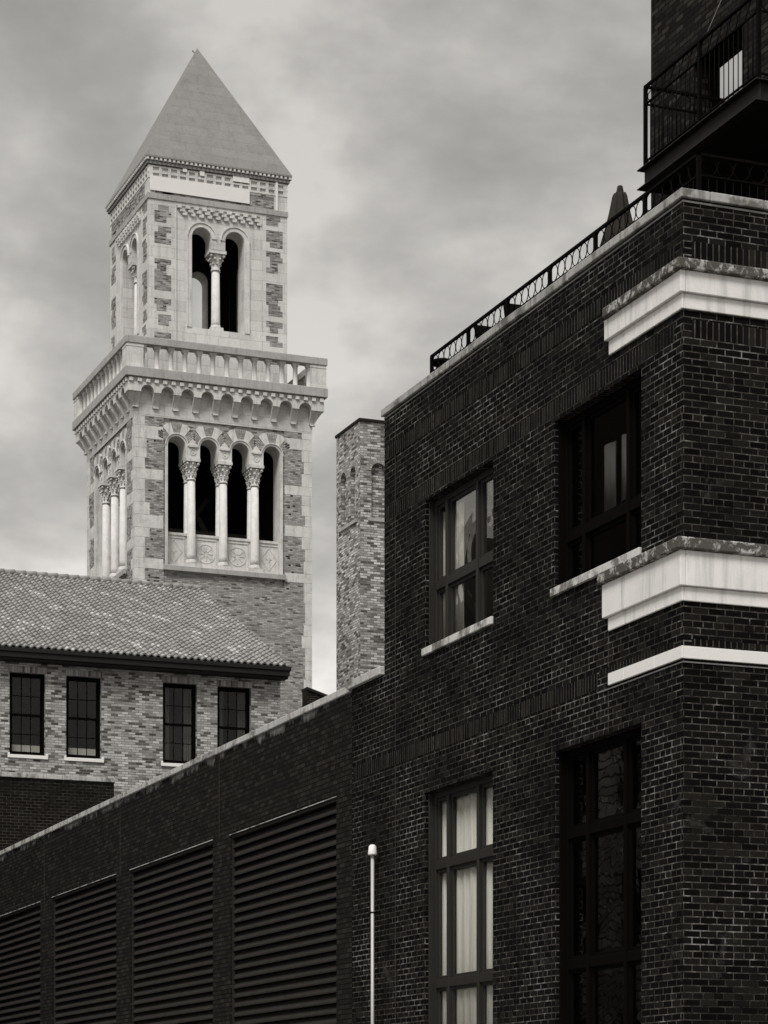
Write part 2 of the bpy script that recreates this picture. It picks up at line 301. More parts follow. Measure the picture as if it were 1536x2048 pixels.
# ------------------------------------------------------------------ mesh builder
class MB:
    def __init__(s, xf=None):
        s.v = []; s.f = []; s.uv = []; s.sm = []; s.xf = xf
    def face(s, pts, smooth=False, uv=None):
        if uv is None:
            a, b, c = (Vector(pts[i]) for i in (0, 1, len(pts) - 1))
            n = (b - a).cross(c - a)
            if n.length < 1e-12 and len(pts) > 3: n = (Vector(pts[2]) - b).cross(c - b)
            ax = max(range(3), key=lambda i: abs(n[i]))
            uv = [((p[1], p[2]) if ax == 0 else (p[0], p[2]) if ax == 1 else (p[0], p[1])) for p in pts]
        i0 = len(s.v)
        s.v += [s.xf(*p) if s.xf else tuple(p) for p in pts]
        s.f.append(list(range(i0, i0 + len(pts)))); s.uv.append(uv); s.sm.append(smooth)
    def shift_v(s, dz): s.uv = [[(u, v - dz) for u, v in f] for f in s.uv]
    def hexa(s, b, t):                    # 4 bottom points, 4 top points
        s.face(b[::-1]); s.face(t)
        for i in range(4): j = (i + 1) % 4; s.face([b[i], b[j], t[j], t[i]])
    def box(s, x0, x1, y0, y1, z0, z1):
        if x0 > x1: x0, x1 = x1, x0
        if y0 > y1: y0, y1 = y1, y0
        if z0 > z1: z0, z1 = z1, z0
        q = [(x0, y0), (x1, y0), (x1, y1), (x0, y1)]
        s.hexa([(*p, z0) for p in q], [(*p, z1) for p in q])
    def plate(s, outer, holes, mp, t0, t1):  # polygon with holes in a plane, given thickness
        loops = [outer] + list(holes)
        pts, ed = [], []
        for lp in loops:
            i0 = len(pts); pts += [Vector(p) for p in lp]; ed += [(i0 + i, i0 + (i + 1) % len(lp)) for i in range(len(lp))]
        co, _, fs, *_r = delaunay_2d_cdt(pts, ed, [], 0, 1e-7)
        def inside(x, y):
            c = False
            for lp in loops:
                for (xa, ya), (xb, yb) in zip(lp, lp[1:] + lp[:1]):
                    if (ya > y) != (yb > y) and x < (xb - xa) * (y - ya) / (yb - ya) + xa: c = not c
            return c
        for tr in fs:
            if not inside(sum(co[i][0] for i in tr) / 3, sum(co[i][1] for i in tr) / 3): continue
            s.face([mp(*co[i], t0) for i in tr]); s.face([mp(*co[i], t1) for i in tr])
        for lp in loops:
            for i in range(len(lp)):
                a, b = lp[i], lp[(i + 1) % len(lp)]
                s.face([mp(*a, t0), mp(*b, t0), mp(*b, t1), mp(*a, t1)])
    def lathe(s, prof, c, segs=16, smooth=True, flute=0.0, nf=0):
        def rr(r, k): return r * (1 + flute * math.cos(nf * 2 * math.pi * k / segs)) if flute else r
        P = lambda r, z, k: (c[0] + rr(r, k) * math.cos(2 * math.pi * k / segs), c[1] + rr(r, k) * math.sin(2 * math.pi * k / segs), c[2] + z)
        for (r0, z0), (r1, z1) in zip(prof, prof[1:]):
            for k in range(segs):
                pts = [P(r0, z0, k), P(r0, z0, k + 1), P(r1, z1, k + 1), P(r1, z1, k)]
                if r0 < 1e-6: pts = pts[1:]
                elif r1 < 1e-6: pts = pts[:3]
                s.face(pts, smooth)
        for (r, z) in (prof[0], prof[-1]):
            if r > 1e-6: s.face([P(r, z, k) for k in range(segs)])
    def tube(s, p0, p1, r, segs=8, r1=None):
        p0, p1 = Vector(p0), Vector(p1); d = (p1 - p0).normalized()
        a = d.orthogonal().normalized(); b = d.cross(a); r1 = r if r1 is None else r1
        A = [p0 + (a * math.cos(t) + b * math.sin(t)) * r for t in (2 * math.pi * k / segs for k in range(segs))]
        B = [p1 + (a * math.cos(t) + b * math.sin(t)) * r1 for t in (2 * math.pi * k / segs for k in range(segs))]
        for k in range(segs): j = (k + 1) % segs; s.face([A[k], A[j], B[j], B[k]], True)
        s.face(A); s.face(B)
    def torus(s, c, ax, Rm, r, segs=28, k2=6):
        c = Vector(c); u, v_ = ax; u = Vector(u); v_ = Vector(v_); n = u.cross(v_)
        P = lambda i, j: c + (u * math.cos(2 * math.pi * i / segs) + v_ * math.sin(2 * math.pi * i / segs)) * (Rm + r * math.cos(2 * math.pi * j / k2)) + n * r * math.sin(2 * math.pi * j / k2)
        for i in range(segs):
            for j in range(k2): s.face([P(i, j), P(i + 1, j), P(i + 1, j + 1), P(i, j + 1)], True)
    def build(s, name, mat, parent=None, bevel=0.0, seg=2):
        me = bpy.data.meshes.new(name); off = Vector(parent_loc(parent))
        bm = bmesh.new(); uvl = bm.loops.layers.uv.new('UVMap')
        vv = [bm.verts.new(Vector(p) - off) for p in s.v]
        for f, u, sm in zip(s.f, s.uv, s.sm):
            try: fa = bm.faces.new([vv[i] for i in f])
            except ValueError: continue
            fa.smooth = sm
            for lp, q in zip(fa.loops, u): lp[uvl].uv = q
        bmesh.ops.remove_doubles(bm, verts=bm.verts, dist=2e-4)
        bmesh.ops.dissolve_degenerate(bm, dist=1e-5, edges=bm.edges)
        bmesh.ops.recalc_face_normals(bm, faces=bm.faces)
        bm.to_mesh(me); bm.free()
        o = bpy.data.objects.new(name, me); COL.objects.link(o)
        me.materials.append(M[mat] if isinstance(mat, str) else mat)
        if parent: o.parent = parent
        if bevel:
            b = o.modifiers.new('bevel', 'BEVEL'); b.width = bevel; b.segments = seg; b.limit_method = 'ANGLE'; b.angle_limit = R(40)
        return o
def parent_loc(o):
    v = Vector((0, 0, 0))
    while o: v += o.location; o = o.parent
    return v
def thing(name, label, cat, loc=(0, 0, 0), group=None):
    o = bpy.data.objects.new(name, None); COL.objects.link(o); o.location = loc; o.empty_display_size = 0.3
    o['label'] = label; o['category'] = cat
    if group: o['group'] = group
    return o
def tag(o, label, cat, group=None):
    o['label'] = label; o['category'] = cat
    if group: o['group'] = group
    return o
def dup(o, delta, parent=None):
    c = o.copy(); COL.objects.link(c)
    if parent: c.parent = parent
    c.location = Vector(o.location) + Vector(delta); return c
def dup_thing(t, loc, label):
    c = t.copy(); COL.objects.link(c); c.location = loc; c['label'] = label
    for ch in list(t.children):
        d = ch.copy(); COL.objects.link(d); d.parent = c
        for gc in list(ch.children):
            e = gc.copy(); COL.objects.link(e); e.parent = d
    return c
# where a sight line of the survey meets a wall plane
def onX(X, u, v):
    k = (u - 768) / F; Y = X * (CF - CS * k) / (CS + CF * k); d = CS * X + CF * Y
    return Y, HC + (YH - v) / F * d
def onY(Y, u, v):
    k = (u - 768) / F; X = Y * (CS + CF * k) / (CF - CS * k); d = CS * X + CF * Y
    return X, HC + (YH - v) / F * d
def arc(cx, cz, r, a0, a1, n=14):
    return [(cx + r * math.cos(R(a0 + (a1 - a0) * i / n)), cz + r * math.sin(R(a0 + (a1 - a0) * i / n))) for i in range(n + 1)]
def rect(a0, a1, b0, b1): return [(a0, b0), (a1, b0), (a1, b1), (a0, b1)]

# ------------------------------------------------------------------ ground
m = MB(); m.face([(-1500, -1500, 0), (1500, -1500, 0), (1500, 1500, 0), (-1500, 1500, 0)])
o = m.build('ground', 'asphalt'); o['kind'] = 'structure'
m = MB(); m.box(9.6, 12.88, 0, 70, -0.1, 0.14)
o = m.build('pavement', 'coping_low', None, 0.01); o['kind'] = 'structure'

# ================================================================== corner building
WX, CY, XE = 12.907, 23.936, 23.0
CB = thing('corner_building', 'dark brick corner building with white stone bands and tall windows', 'building', (WX, CY, 0))
zt = 11.83
mapX = lambda a, b, t: (WX + t, a, b)            # left face: (along Y, height, depth into the wall)
WIN = {}                                         # far Y, near Y, z0, z1
def wall_win(ul, vl_top, ur, z0=None, vl_bot=None):
    yf, ztop = onX(WX, ul, vl_top); yn, _ = onX(WX, ur, 1000)
    if z0 is None: z0 = onX(WX, ul, vl_bot)[1]
    return (yf, yn, z0, ztop)
WIN['a'] = wall_win(850, 1002, 986.5, vl_bot=1297)
WIN['b'] = wall_win(1108, 843.5, 1283, vl_bot=1177)
WIN['c'] = wall_win(849, 1586, 985.5, z0=1.6)
WIN['d'] = wall_win(1110, 1502, 1283, z0=1.6)
m = MB()
holes = [rect(n, f, a, b) for f, n, a, b in WIN.values()]
m.plate([(CY, -0.2), (34.1, -0.2), (34.1, 8.2), (32.8, 8.2), (32.8, zt), (CY, zt)], holes, mapX, 0, 0.3)
m.box(WX + 0.3, XE, CY, CY + 0.3, -0.2, zt)
m.box(WX + 0.3, XE, 32.5, 32.8, -0.2, zt)
m.box(XE - 0.3, XE, CY + 0.3, 32.5, -0.2, zt)
m.build('wall', 'dark_brick', CB)
m = MB(); m.box(WX + 0.3, XE - 0.3, CY + 0.3, 32.5, 11.2, 11.7); m.build('roof', 'roof_dark', CB)
# coping
m = MB(); e = 0.03
pieces = [CY - e, 25.3, 26.75, 28.1, 29.6, 30.9, 32.86]
for i, (a, b) in enumerate(zip(pieces, pieces[1:])):
    j = [0.0, 0.006, -0.004, 0.005, 0.0, 0.004][i]
    m.box(WX - e - 0.004 - j, WX + 0.32, a + (0.003 if i else 0), b - 0.003, 11.862 + j * 0.5, 11.965)
xs = [WX + 0.325, 13.9, 15.4, 17.0, 18.6, 20.2, 21.6, XE + 0.03]
for a, b in zip(xs, xs[1:]): m.box(a + 0.003, b - 0.003, CY - e - 0.004, CY + 0.32, 11.862, 11.965)
m.build('coping', 'coping', CB, 0.012)
m = MB(); m.box(WX + 0.012, WX + 0.3, CY + 0.012, 32.8, zt + 0.001, 11.861); m.box(WX + 0.3, XE, CY + 0.012, CY + 0.3, zt + 0.001, 11.861)
m.build('shadow_gap_strip', 'frame_black', CB)  # near-black strip paints the shadow gap under the coping
m = MB(); m.box(WX - 0.006, WX + 0.05, CY - 0.006, 32.8, zt - 0.012, zt + 0.012); m.box(WX + 0.05, XE, CY - 0.006, CY + 0.05, zt - 0.012, zt + 0.012)
m.build('mortar_bead', 'mortar', CB, 0.004)
# soldier courses (upright bricks) laid two millimetres proud
def zc(v): return HC + (YH - v) / F * 27.0
SOLD = [(11.21, 11.405, CY + 0.2, 32.75), (10.355, 10.55, CY + 0.2, 32.75), (6.86, 7.055, 26.02, 34.05), (7.005, 7.075, CY + 0.2, 25.98)]
for z0, z1, y0, y1 in SOLD:
    m = MB(); m.box(WX - 0.003, WX + 0.02, y0, y1, z0, z1)
    if z1 - z0 > 0.1 and y0 < 25 or z0 > 7.0: m.box(WX + 0.105, XE - 0.02, CY - 0.003, CY + 0.02, z0, z1)
    m.shift_v(z0); m.build('soldier_course', 'dark_soldier', CB)
# white stone bands wrapping the corner
def band(name, mat, z0, z1, p, uleft, bev=0.008):
    yl = onX(WX - p, uleft, 1000)[0]
    m = MB()
    js = [CY - p] + [y for y in (24.55, 25.3) if y < yl - 0.2] + [yl]
    for i, (a, b) in enumerate(zip(js, js[1:])): m.box(WX - p, WX - 0.0005, a + (0.002 if i else 0), b - (0.002 if i < len(js) - 2 else 0), z0, z1)
    xs = [WX - 0.0005 + 0.0005, 14.9, 16.6, 18.3, 20, XE]
    for a, b in zip(xs, xs[1:]): m.box(a + 0.002, b - 0.002, CY - p, CY - 0.0005, z0, z1)
    return m.build(name, mat, CB, bev)
A = [521.7, 543, 546, 587, 592.6, 618]; B = [1077.7, 1101.6, 1106.7, 1173, 1177, 1202]
for V, ul in ((A, (1203.5, 1208, 1217)), (B, (1193, 1203.5, 1215.5))):
    band('cornice_ledge', 'limestone_dirty', zc(V[1]), zc(V[0]), 0.12, ul[0], 0.015)
    band('fascia', 'limestone', zc(V[3]), zc(V[1]) - 0.003, 0.068, ul[1])
    band('lower_fascia', 'limestone', zc(V[5]), zc(V[3]) - 0.003, 0.028, ul[2])
band('string_band', 'band_white', zc(1317), zc(1292), 0.03, 1215.5, 0.005)
m = MB(); m.box(WX - 0.010, WX, CY - 0.010, 26.0, zc(1325), zc(1322)); m.box(WX, XE, CY - 0.010, CY, zc(1325), zc(1322))
m.build('mortar_bead', 'mortar', CB, 0.003)
# movement joints
m = MB(); y = onX(WX, 791, 1000)[0]; m.box(WX - 0.002, WX + 0.01, y, y + 0.014, 0, zt - 0.05); m.build('movement_joint', 'joint', CB)
m = MB(); y = onX(WX, 1217, 1000)[0]; m.box(WX - 0.002, WX + 0.01, y, y + 0.012, WIN['d'][3] + 0.02, 6.84); m.box(WX - 0.002, WX + 0.01, y, y + 0.012, 7.08, zc(1203)); m.build('movement_joint', 'joint', CB)

def grid_window(parent, key, cols, rows, matf, matg, sill=True, rich=True):
    yf, yn, z0, z1 = WIN[key]
    X0 = WX + 0.13
    W = yf - yn; fw = 0.055
    ys = [yn, yn + W * cols[0], yn + W * cols[1], yf]                # near -> far
    zs = [z0] + rows + [z1]
    m = MB()
    m.box(X0, X0 + 0.11, yn + 0.001, yn + fw, z0, z1); m.box(X0, X0 + 0.11, yf - fw - 0.03, yf - 0.001, z0, z1)
    m.box(X0 - 0.075, X0 + 0.11, yf - 0.028, yf - 0.001, z0, z1)      # brick mould at the far jamb
    m.box(X0, X0 + 0.11, yn + fw, yf - fw - 0.03, z1 - fw - 0.03, z1 - 0.001)
    m.box(X0, X0 + 0.11, yn + fw, yf - fw - 0.03, z0, z0 + fw)
    for y in ys[1:3]: m.box(X0 - 0.012, X0 + 0.10, y - 0.036, y + 0.036, z0 + fw, z1 - fw - 0.03)
    for z in rows:
        segs = [(yn + fw, ys[1] - 0.036), (ys[1] + 0.036, ys[2] - 0.036), (ys[2] + 0.036, yf - fw - 0.03)]
        for a, b in segs: m.box(X0 - 0.004, X0 + 0.10, a, b, z - 0.06, z + 0.06)
    wf = m.build('window', matf, parent, 0.006)
    s = MB(); gm = MB()
    yb = [(yn + fw, ys[1] - 0.036), (ys[1] + 0.036, ys[2] - 0.036), (ys[2] + 0.036, yf - fw - 0.03)]
    zlo = [z0 + fw] + [z + 0.06 for z in rows]; zhi = [z - 0.06 for z in rows] + [z1 - fw - 0.03]
    for (a, b) in yb:
        for c, d in zip(zlo, zhi):
            k = 0.045
            s.box(X0 + 0.03, X0 + 0.075, a, a + k, c, d); s.box(X0 + 0.03, X0 + 0.075, b - k, b, c, d)
            s.box(X0 + 0.03, X0 + 0.075, a + k, b - k, c, c + k); s.box(X0 + 0.03, X0 + 0.075, a + k, b - k, d - k, d)
            gm.box(X0 + 0.055, X0 + 0.061, a + k - 0.005, b - k + 0.005, c + k - 0.005, d - k + 0.005)
    s.build('sash', matf, wf, 0.004); gm.build('pane', matg, wf)
    if sill:
        m = MB(); ym = yn + W * 0.46
        m.box(WX - 0.035, WX + 0.13, yn - 0.0, ym - 0.003, z0 - 0.10, z0 - 0.002); m.box(WX - 0.035, WX + 0.13, ym, yf + 0.05, z0 - 0.10, z0 - 0.002)
        m.build('sill', 'sill', wf, 0.008)
    return wf
def rowz(key, u, v): return onX(WX + 0.13, u, v)[1]
def frac(key, u):
    yf, yn, _, _ = WIN[key]; return (onX(WX + 0.13, u, 1000)[0] - yn) / (yf - yn)
grid_window(CB, 'a', (frac('a', 955), frac('a', 894)), [rowz('a', 868, 1175)], 'frame', 'glass_wavy')
grid_window(CB, 'b', (frac('b', 1257), frac('b', 1168)), [rowz('b', 1130, 1079)], 'frame_black', 'glass_dark')
grid_window(CB, 'c', (frac('c', 956.5), frac('c', 896.5)), [rowz('c', 866, 1969), rowz('c', 866, 1733)], 'frame', 'glass', False)
grid_window(CB, 'd', (frac('d', 1251), frac('d', 1176)), [rowz('d', 1137, 1930), rowz('d', 1137, 1669)], 'frame_black', 'glass_dark', False)
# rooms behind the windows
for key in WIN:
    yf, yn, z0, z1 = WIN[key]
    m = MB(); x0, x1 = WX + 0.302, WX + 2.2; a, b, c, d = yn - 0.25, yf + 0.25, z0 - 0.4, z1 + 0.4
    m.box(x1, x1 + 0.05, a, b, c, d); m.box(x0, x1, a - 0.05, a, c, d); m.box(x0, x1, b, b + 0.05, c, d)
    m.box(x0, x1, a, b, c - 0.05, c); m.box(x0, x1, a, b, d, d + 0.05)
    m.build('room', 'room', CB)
# curtains hang inside, things of their own
def drape(name, label, key, y0, y1, z0, z1, x, folds, amp, mat='curtain', cat='curtain'):
    m = MB(); n = int(folds * 8)
    P = [(x + amp * math.sin(2 * math.pi * folds * i / n) + amp * 0.4 * math.sin(5.1 * i / n * 2), y0 + (y1 - y0) * i / n) for i in range(n + 1)]
    for i in range(n):
        (xa, ya), (xb, yb) = P[i], P[i + 1]
        m.face([(xa, ya, z0), (xb, yb, z0), (xb, yb, z1), (xa, ya, z1)], True)
        m.face([(xa + 0.006, ya, z0), (xb + 0.006, yb, z0), (xb + 0.006, yb, z1), (xa + 0.006, ya, z1)], True)
    for i in (0, n):
        xa, ya = P[i]; m.face([(xa, ya, z0), (xa + 0.006, ya, z0), (xa + 0.006, ya, z1), (xa, ya, z1)])
    m.face([(p[0], p[1], z1) for p in P] + [(p[0] + 0.006, p[1], z1) for p in P[::-1]])
    m.face([(p[0], p[1], z0) for p in P] + [(p[0] + 0.006, p[1], z0) for p in P[::-1]])
    return tag(m.build(name, mat), label, cat)
xg = WX + 0.232
yf, yn, z0, z1 = WIN['c']
drape('curtain', 'full length pale curtain filling the lower left window beside the vent pipe', 'c', yn + 0.03, yf - 0.06, z0 + 0.1, z1 - 0.1, xg, 9, 0.014)
yf, yn, z0, z1 = WIN['a']; wd = yf - yn
drape('curtain', 'pale curtain at the near side of the upper left window', 'a', yn + 0.03, yn + wd * 0.17, z0 + 0.06, z1 - 0.22, xg, 2, 0.014)
drape('curtain', 'pale curtain at the far side of the upper left window', 'a', yn + wd * 0.655, yf - 0.06, z0 + 0.06, z1 - 0.16, xg, 4, 0.014)
yf, yn, z0, z1 = WIN['b']  # added cloth panels stand in for the bright pane seen through this window
for ua, ub, la, va, vb, lb in ((1231, 1209, 'broad', 886, 1022, ''), (1256, 1244, 'narrow', 868, 1000, '')):
    ya, yb = onX(xg, ua, 950)[0], onX(xg, ub, 950)[0]
    drape('curtain', '%s pale panel added for the bright pane seen through the upper right window' % la, 'b', ya, yb, onX(xg, (ua + ub) / 2, vb)[1], onX(xg, (ua + ub) / 2, va)[1], xg, 1, 0.02)

# ================================================================== buildings across the street (seen mirrored in the panes)
OB = thing('apartment_block', 'dark brick apartment block across the street mirrored in the corner building windows', 'building', (-11, 60, 0))
m = MB(); oh = []
for i in range(5):
    for z in (3.0, 7.0, 11.0, 15.0, 19.0): oh.append(rect(52.5 + 3.2 * i, 54.0 + 3.2 * i, z, z + 2.1))
m.plate(rect(51, 68.6, 0, 25), oh, lambda a, b, t: (-6 - t, a, b), 0, 0.3)
m.box(-16, -6.3, 51, 51.3, 0, 25); m.box(-16, -6.3, 68.3, 68.6, 0, 25); m.box(-16, -15.7, 51.3, 68.3, 0, 25); m.box(-15.7, -6.3, 51.3, 68.3, 24.5, 24.8)
m.build('wall', 'opp_brick', OB)
for r_ in oh:
    m = MB(); m.box(-6.25, -6.2, r_[0][0], r_[1][0], r_[0][1], r_[2][1]); m.build('window', 'frame_black', OB)
m = MB(); m.box(-5.98, -5.9, 51.05, 68.55, 15.6, 25.05); m.build('dark_mirror_plate', 'roof_dark', OB)  # unseen dark plate added to blacken the reflection in the upper right window
OH = thing('gabled_house', 'dark brick house with steep gables across the street mirrored in the window panes', 'house', (-11, 80, 0))
m = MB(); m.plate([(69, 0), (93, 0), (93, 17), (89, 22.5), (85, 17), (80, 16.5), (76.5, 22), (73, 17), (69, 17)], [], lambda a, b, t: (-6 - t, a, b), 0, 9); m.build('wall', 'left_brick', OH)

# ================================================================== vent pipe on the wall
y, z = onX(WX - 0.12, 745, 1700)
VP = thing('vent_pipe', 'slim pale vent pipe with white conical cap standing against the dark wall', 'pipe', (WX - 0.12, y, 0))
m = MB(); m.tube((WX - 0.12, y, 0), (WX - 0.12, y, z - 0.08), 0.025, 14); m.build('pipe', 'galv', VP)
m = MB(); m.lathe([(0.03, -0.075), (0.066, -0.07), (0.066, -0.055), (0.052, 0.055), (0.03, 0.075), (0.0, 0.078)], (WX - 0.12, y, z), 18); m.build('cap', 'white_cap', VP)
m = MB(); m.box(WX - 0.09, WX, y - 0.008, y + 0.008, 4.82, 4.85); m.torus((WX - 0.12, y, 4.835), ((1, 0, 0), (0, 1, 0)), 0.03, 0.008, 14); m.build('bracket', 'iron', VP)

# ================================================================== low garage building
GB = thing('garage_building', 'long low dark brick building with pale coping and four big louvred vents', 'building', (WX, 34.1, 0))
LV = []
for ul, vl, ur, vr in ((460, 1669, 672, 1596), (260, 1738, 425, 1683), (104, 1795, 232, 1749), (-60, 1853, 80, 1806)):
    yf, za = onX(WX, ul, vl); yn, zb = onX(WX, ur, vr); LV.append((yf, yn, 1.2, (za + zb) / 2))
m = MB(); YG = 60.0
m.plate([(34.1, -0.2), (YG, -0.2), (YG, 8.17), (34.1, 8.17)], [rect(n, f, a, b) for f, n, a, b in LV], mapX, 0.006, 0.32)
m.box(WX + 0.32, XE, 34.1, 34.4, -0.2, 8.17); m.box(WX + 0.32, XE, YG - 0.3, YG, -0.2, 8.17); m.box(XE - 0.3, XE, 34.4, YG - 0.3, -0.2, 8.17)
m.build('wall', 'dark_brick_far', GB)
m = MB(); m.box(WX + 0.32, XE - 0.3, 34.4, YG - 0.3, 7.7, 7.85); m.build('roof', 'roof_dark', GB)
m = MB()
y = 34.17; i = 0
while y < YG:
    y2 = min(y + random.choice((1.2, 1.5, 1.35)), YG + 0.05)
    j = random.uniform(-0.006, 0.006)
    m.box(WX - 0.03 + j, WX + 0.36, y + 0.004, y2 - 0.004, 8.172, 8.275 + j); y = y2
m.build('coping', 'coping_low', GB, 0.012)
m = MB(); m.box(WX - 0.06, WX + 0.36, 32.84, 33.5, 8.205, 8.325); m.box(WX - 0.057, WX + 0.36, 33.506, 34.165, 8.205, 8.325)
m.build('raised_coping', 'coping_low', GB, 0.012)
for uj in (240, 438, 88):
    y = onX(WX, uj, 1600)[0]; m = MB(); m.box(WX + 0.003, WX + 0.012, y, y + 0.014, LV[0][3] + 0.02 if uj != 88 else 6.4, 8.1); m.build('movement_joint', 'joint', GB)
for (yf, yn, z0, z1) in LV:
    m = MB(); xi = WX + 0.04
    m.box(xi, xi + 0.16, yn, yn + 0.03, z0, z1); m.box(xi, xi + 0.16, yf - 0.05, yf, z0, z1); m.box(xi - 0.02, xi + 0.16, yn + 0.03, yf - 0.05, z1 - 0.05, z1)
    lf = m.build('louvre_vent', 'louvre', GB)
    m = MB(); z = z1 - 0.22
    while z > z0:
        j = random.uniform(-0.004, 0.004); a, b = yn + 0.03, yf - 0.05
        prof = [(xi + 0.005 + j, z), (xi + 0.005 + j, z + 0.026), (xi + 0.105, z + 0.165), (xi + 0.112, z + 0.157), (xi + 0.014 + j, z + 0.018), (xi + 0.014 + j, z)]
        for k in range(6): p, q = prof[k], prof[(k + 1) % 6]; m.face([(p[0], a, p[1]), (p[0], b, p[1]), (q[0], b, q[1]), (q[0], a, q[1])])
        z -= 0.158
    m.build('blades', 'louvre', lf)
    m = MB(); m.box(xi + 0.225, xi + 0.25, yn, yf, z0, z1); m.build('backing', 'interior_shade', lf)
    m = MB(); m.box(WX - 0.004, WX + 0.05, yn - 0.0, yf + 0.02, z1 + 0.002, z1 + 0.012); m.build('lintel_angle', 'galv' if False else 'sill', lf)

# ================================================================== dark brick wing on the far left
YL = 61.0
xr, zr = onY(YL, 228, 1556)
LB = thing('brick_wing', 'plain near black brick wing with thin pale coping below the tiled house', 'building', (xr, YL, 0))
m = MB(); m.box(-2, xr, YL, YL + 6.5, -0.2, zr - 0.12); m.build('wall', 'left_brick', LB)
m = MB()
x = xr + 0.03
while x > -2:
    x2 = max(x - random.uniform(1.1, 1.6), -2); m.box(x2 + 0.003, x - 0.003, YL - 0.04, YL + 6.5, zr - 0.118, zr); x = x2
m.build('coping', 'coping_low', LB, 0.012)

# ================================================================== house with the clay tile roof
YE = 70.0; YW = 70.45
xe, ze = onY(YE, 578, 1333)
YR = None
k = (405 - 768) / F; YR = xe * (CF - CS * k) / (CS + CF * k)
zrd = HC + (YH - 1180) / F * (CS * xe + CF * YR)
XL = 4.0; xw = xe - 0.12
TH = thing('tile_roof_house', 'mottled brick house under a weathered clay tile roof in front of the tower', 'house', (xw, YW, 0))
wins = []
for (ul, vt, ur, vb) in ((19, 1343.5, 91, 1509.5), (132, 1352, 203, 1516), (326, 1363.5, 394, 1524), (435, 1371.5, 502, 1531)):
    x0, za = onY(YW, ul, vt); x1, _ = onY(YW, ur, vt); _, zb = onY(YW, ul, vb); wins.append((x0, x1, zb, za))
zt_ = sum(w_[3] for w_ in wins) / 4; zb_ = sum(w_[2] for w_ in wins) / 4; ww = sum(w_[1] - w_[0] for w_ in wins) / 4
wins = [((a + b) / 2 - ww / 2, (a + b) / 2 + ww / 2, zb_, zt_) for a, b, _, _ in wins]
YB = YW + 2 * (YR - YW)
m = MB()
mapY = lambda a, b, t: (a, YW + t, b)
zs = ze - 0.34
m.plate(rect(XL, xw, -0.2, zs + 0.2), [rect(a, b, c, d) for a, b, c, d in wins], mapY, 0, 0.35)
m.box(XL, xw, YB - 0.3, YB, -0.2, zs + 0.2)
zg = zrd - 0.14
m.plate([(YW + 0.35, -0.2), (YB - 0.3, -0.2), (YB - 0.3, zs + 0.2), (YR, zg), (YW + 0.35, zs + 0.2)], [], lambda a, b, t: (xw - t, a, b), 0, 0.3)
m.build('wall', 'house_brick', TH)
# tiled slope: every course steps over the one below, every tile is a double curve
m = MB(); NR = 33; pitch = 0.205; S = 8
L = math.hypot(YR - YE, zrd - ze); uy, uz = (YR - YE) / L, (zrd - ze) / L; ny, nz = -uz, uy
ncol = int((xe - XL) / pitch)
def prof(f): return 0.036 * math.sin(2 * math.pi * f)
for r_ in range(NR):
    s0 = L * r_ / NR; s1 = L * (r_ + 1) / NR + 0.02
    for c_ in range(ncol):
        xa0 = xe - (c_ + 1) * pitch; rv = random.random(); jz = random.uniform(-0.006, 0.006); js = random.uniform(-0.012, 0.012)
        for k in range(S):
            f0, f1 = k / S, (k + 1) / S
            q = []
            for f, s_, lift in ((f0, s0 + js, 0.060), (f1, s0 + js, 0.060), (f1, s1, 0.008), (f0, s1, 0.008)):
                h = prof(f) + lift + jz
                q.append((xa0 + f * pitch, YE + uy * s_ + ny * h, ze + uz * s_ + nz * h))
            m.face(q, True, [(rv, 0.5)] * 4)
            b = []
            for f in (f0, f1):
                for dl in (0.060, 0.012):
                    h = prof(f) + dl + jz; s_ = s0 + js
                    b.append((xa0 + f * pitch, YE + uy * s_ + ny * h, ze + uz * s_ + nz * h))
            m.face([b[0], b[2], b[3], b[1]], False, [(rv, 0.5)] * 4)
rf = m.build('roof', 'tile', TH)
m = MB(); m.hexa([(XL, YE, ze - 0.05), (xe, YE, ze - 0.05), (xe, YB + 0.45, ze - 0.05), (XL, YB + 0.45, ze - 0.05)],
                 [(XL, YR - 0.02, zrd - 0.02), (xe, YR - 0.02, zrd - 0.02), (xe, YR + 0.02, zrd - 0.02), (XL, YR + 0.02, zrd - 0.02)])
m.build('roof_deck', 'roof_dark', rf)
m = MB(); x = xe
while x > XL:
    m.tube((x, YR, zrd + 0.06), (x - 0.36, YR, zrd + 0.045), 0.10, 10, 0.088); x -= 0.35
m.uv = [[(0.55, 0.5)] * len(f) for f in m.uv]; m.build('ridge_tiles', 'tile', rf)
m = MB()
m.box(XL, xe + 0.06, YE - 0.06, YE + 0.08, ze - 0.14, ze - 0.02); m.box(XL, xe + 0.02, YE - 0.02, YE + 0.06, ze - 0.30, ze - 0.14); m.box(XL, xe, YE + 0.06, YW + 0.0, ze - 0.36, ze - 0.27)
m.build('gutter', 'gutter', TH, 0.01)
m = MB(); m.box(XL, xw, YW - 0.035, YW - 0.001, ze - 0.46, ze - 0.365); m.build('frieze_course', 'house_brick', TH)
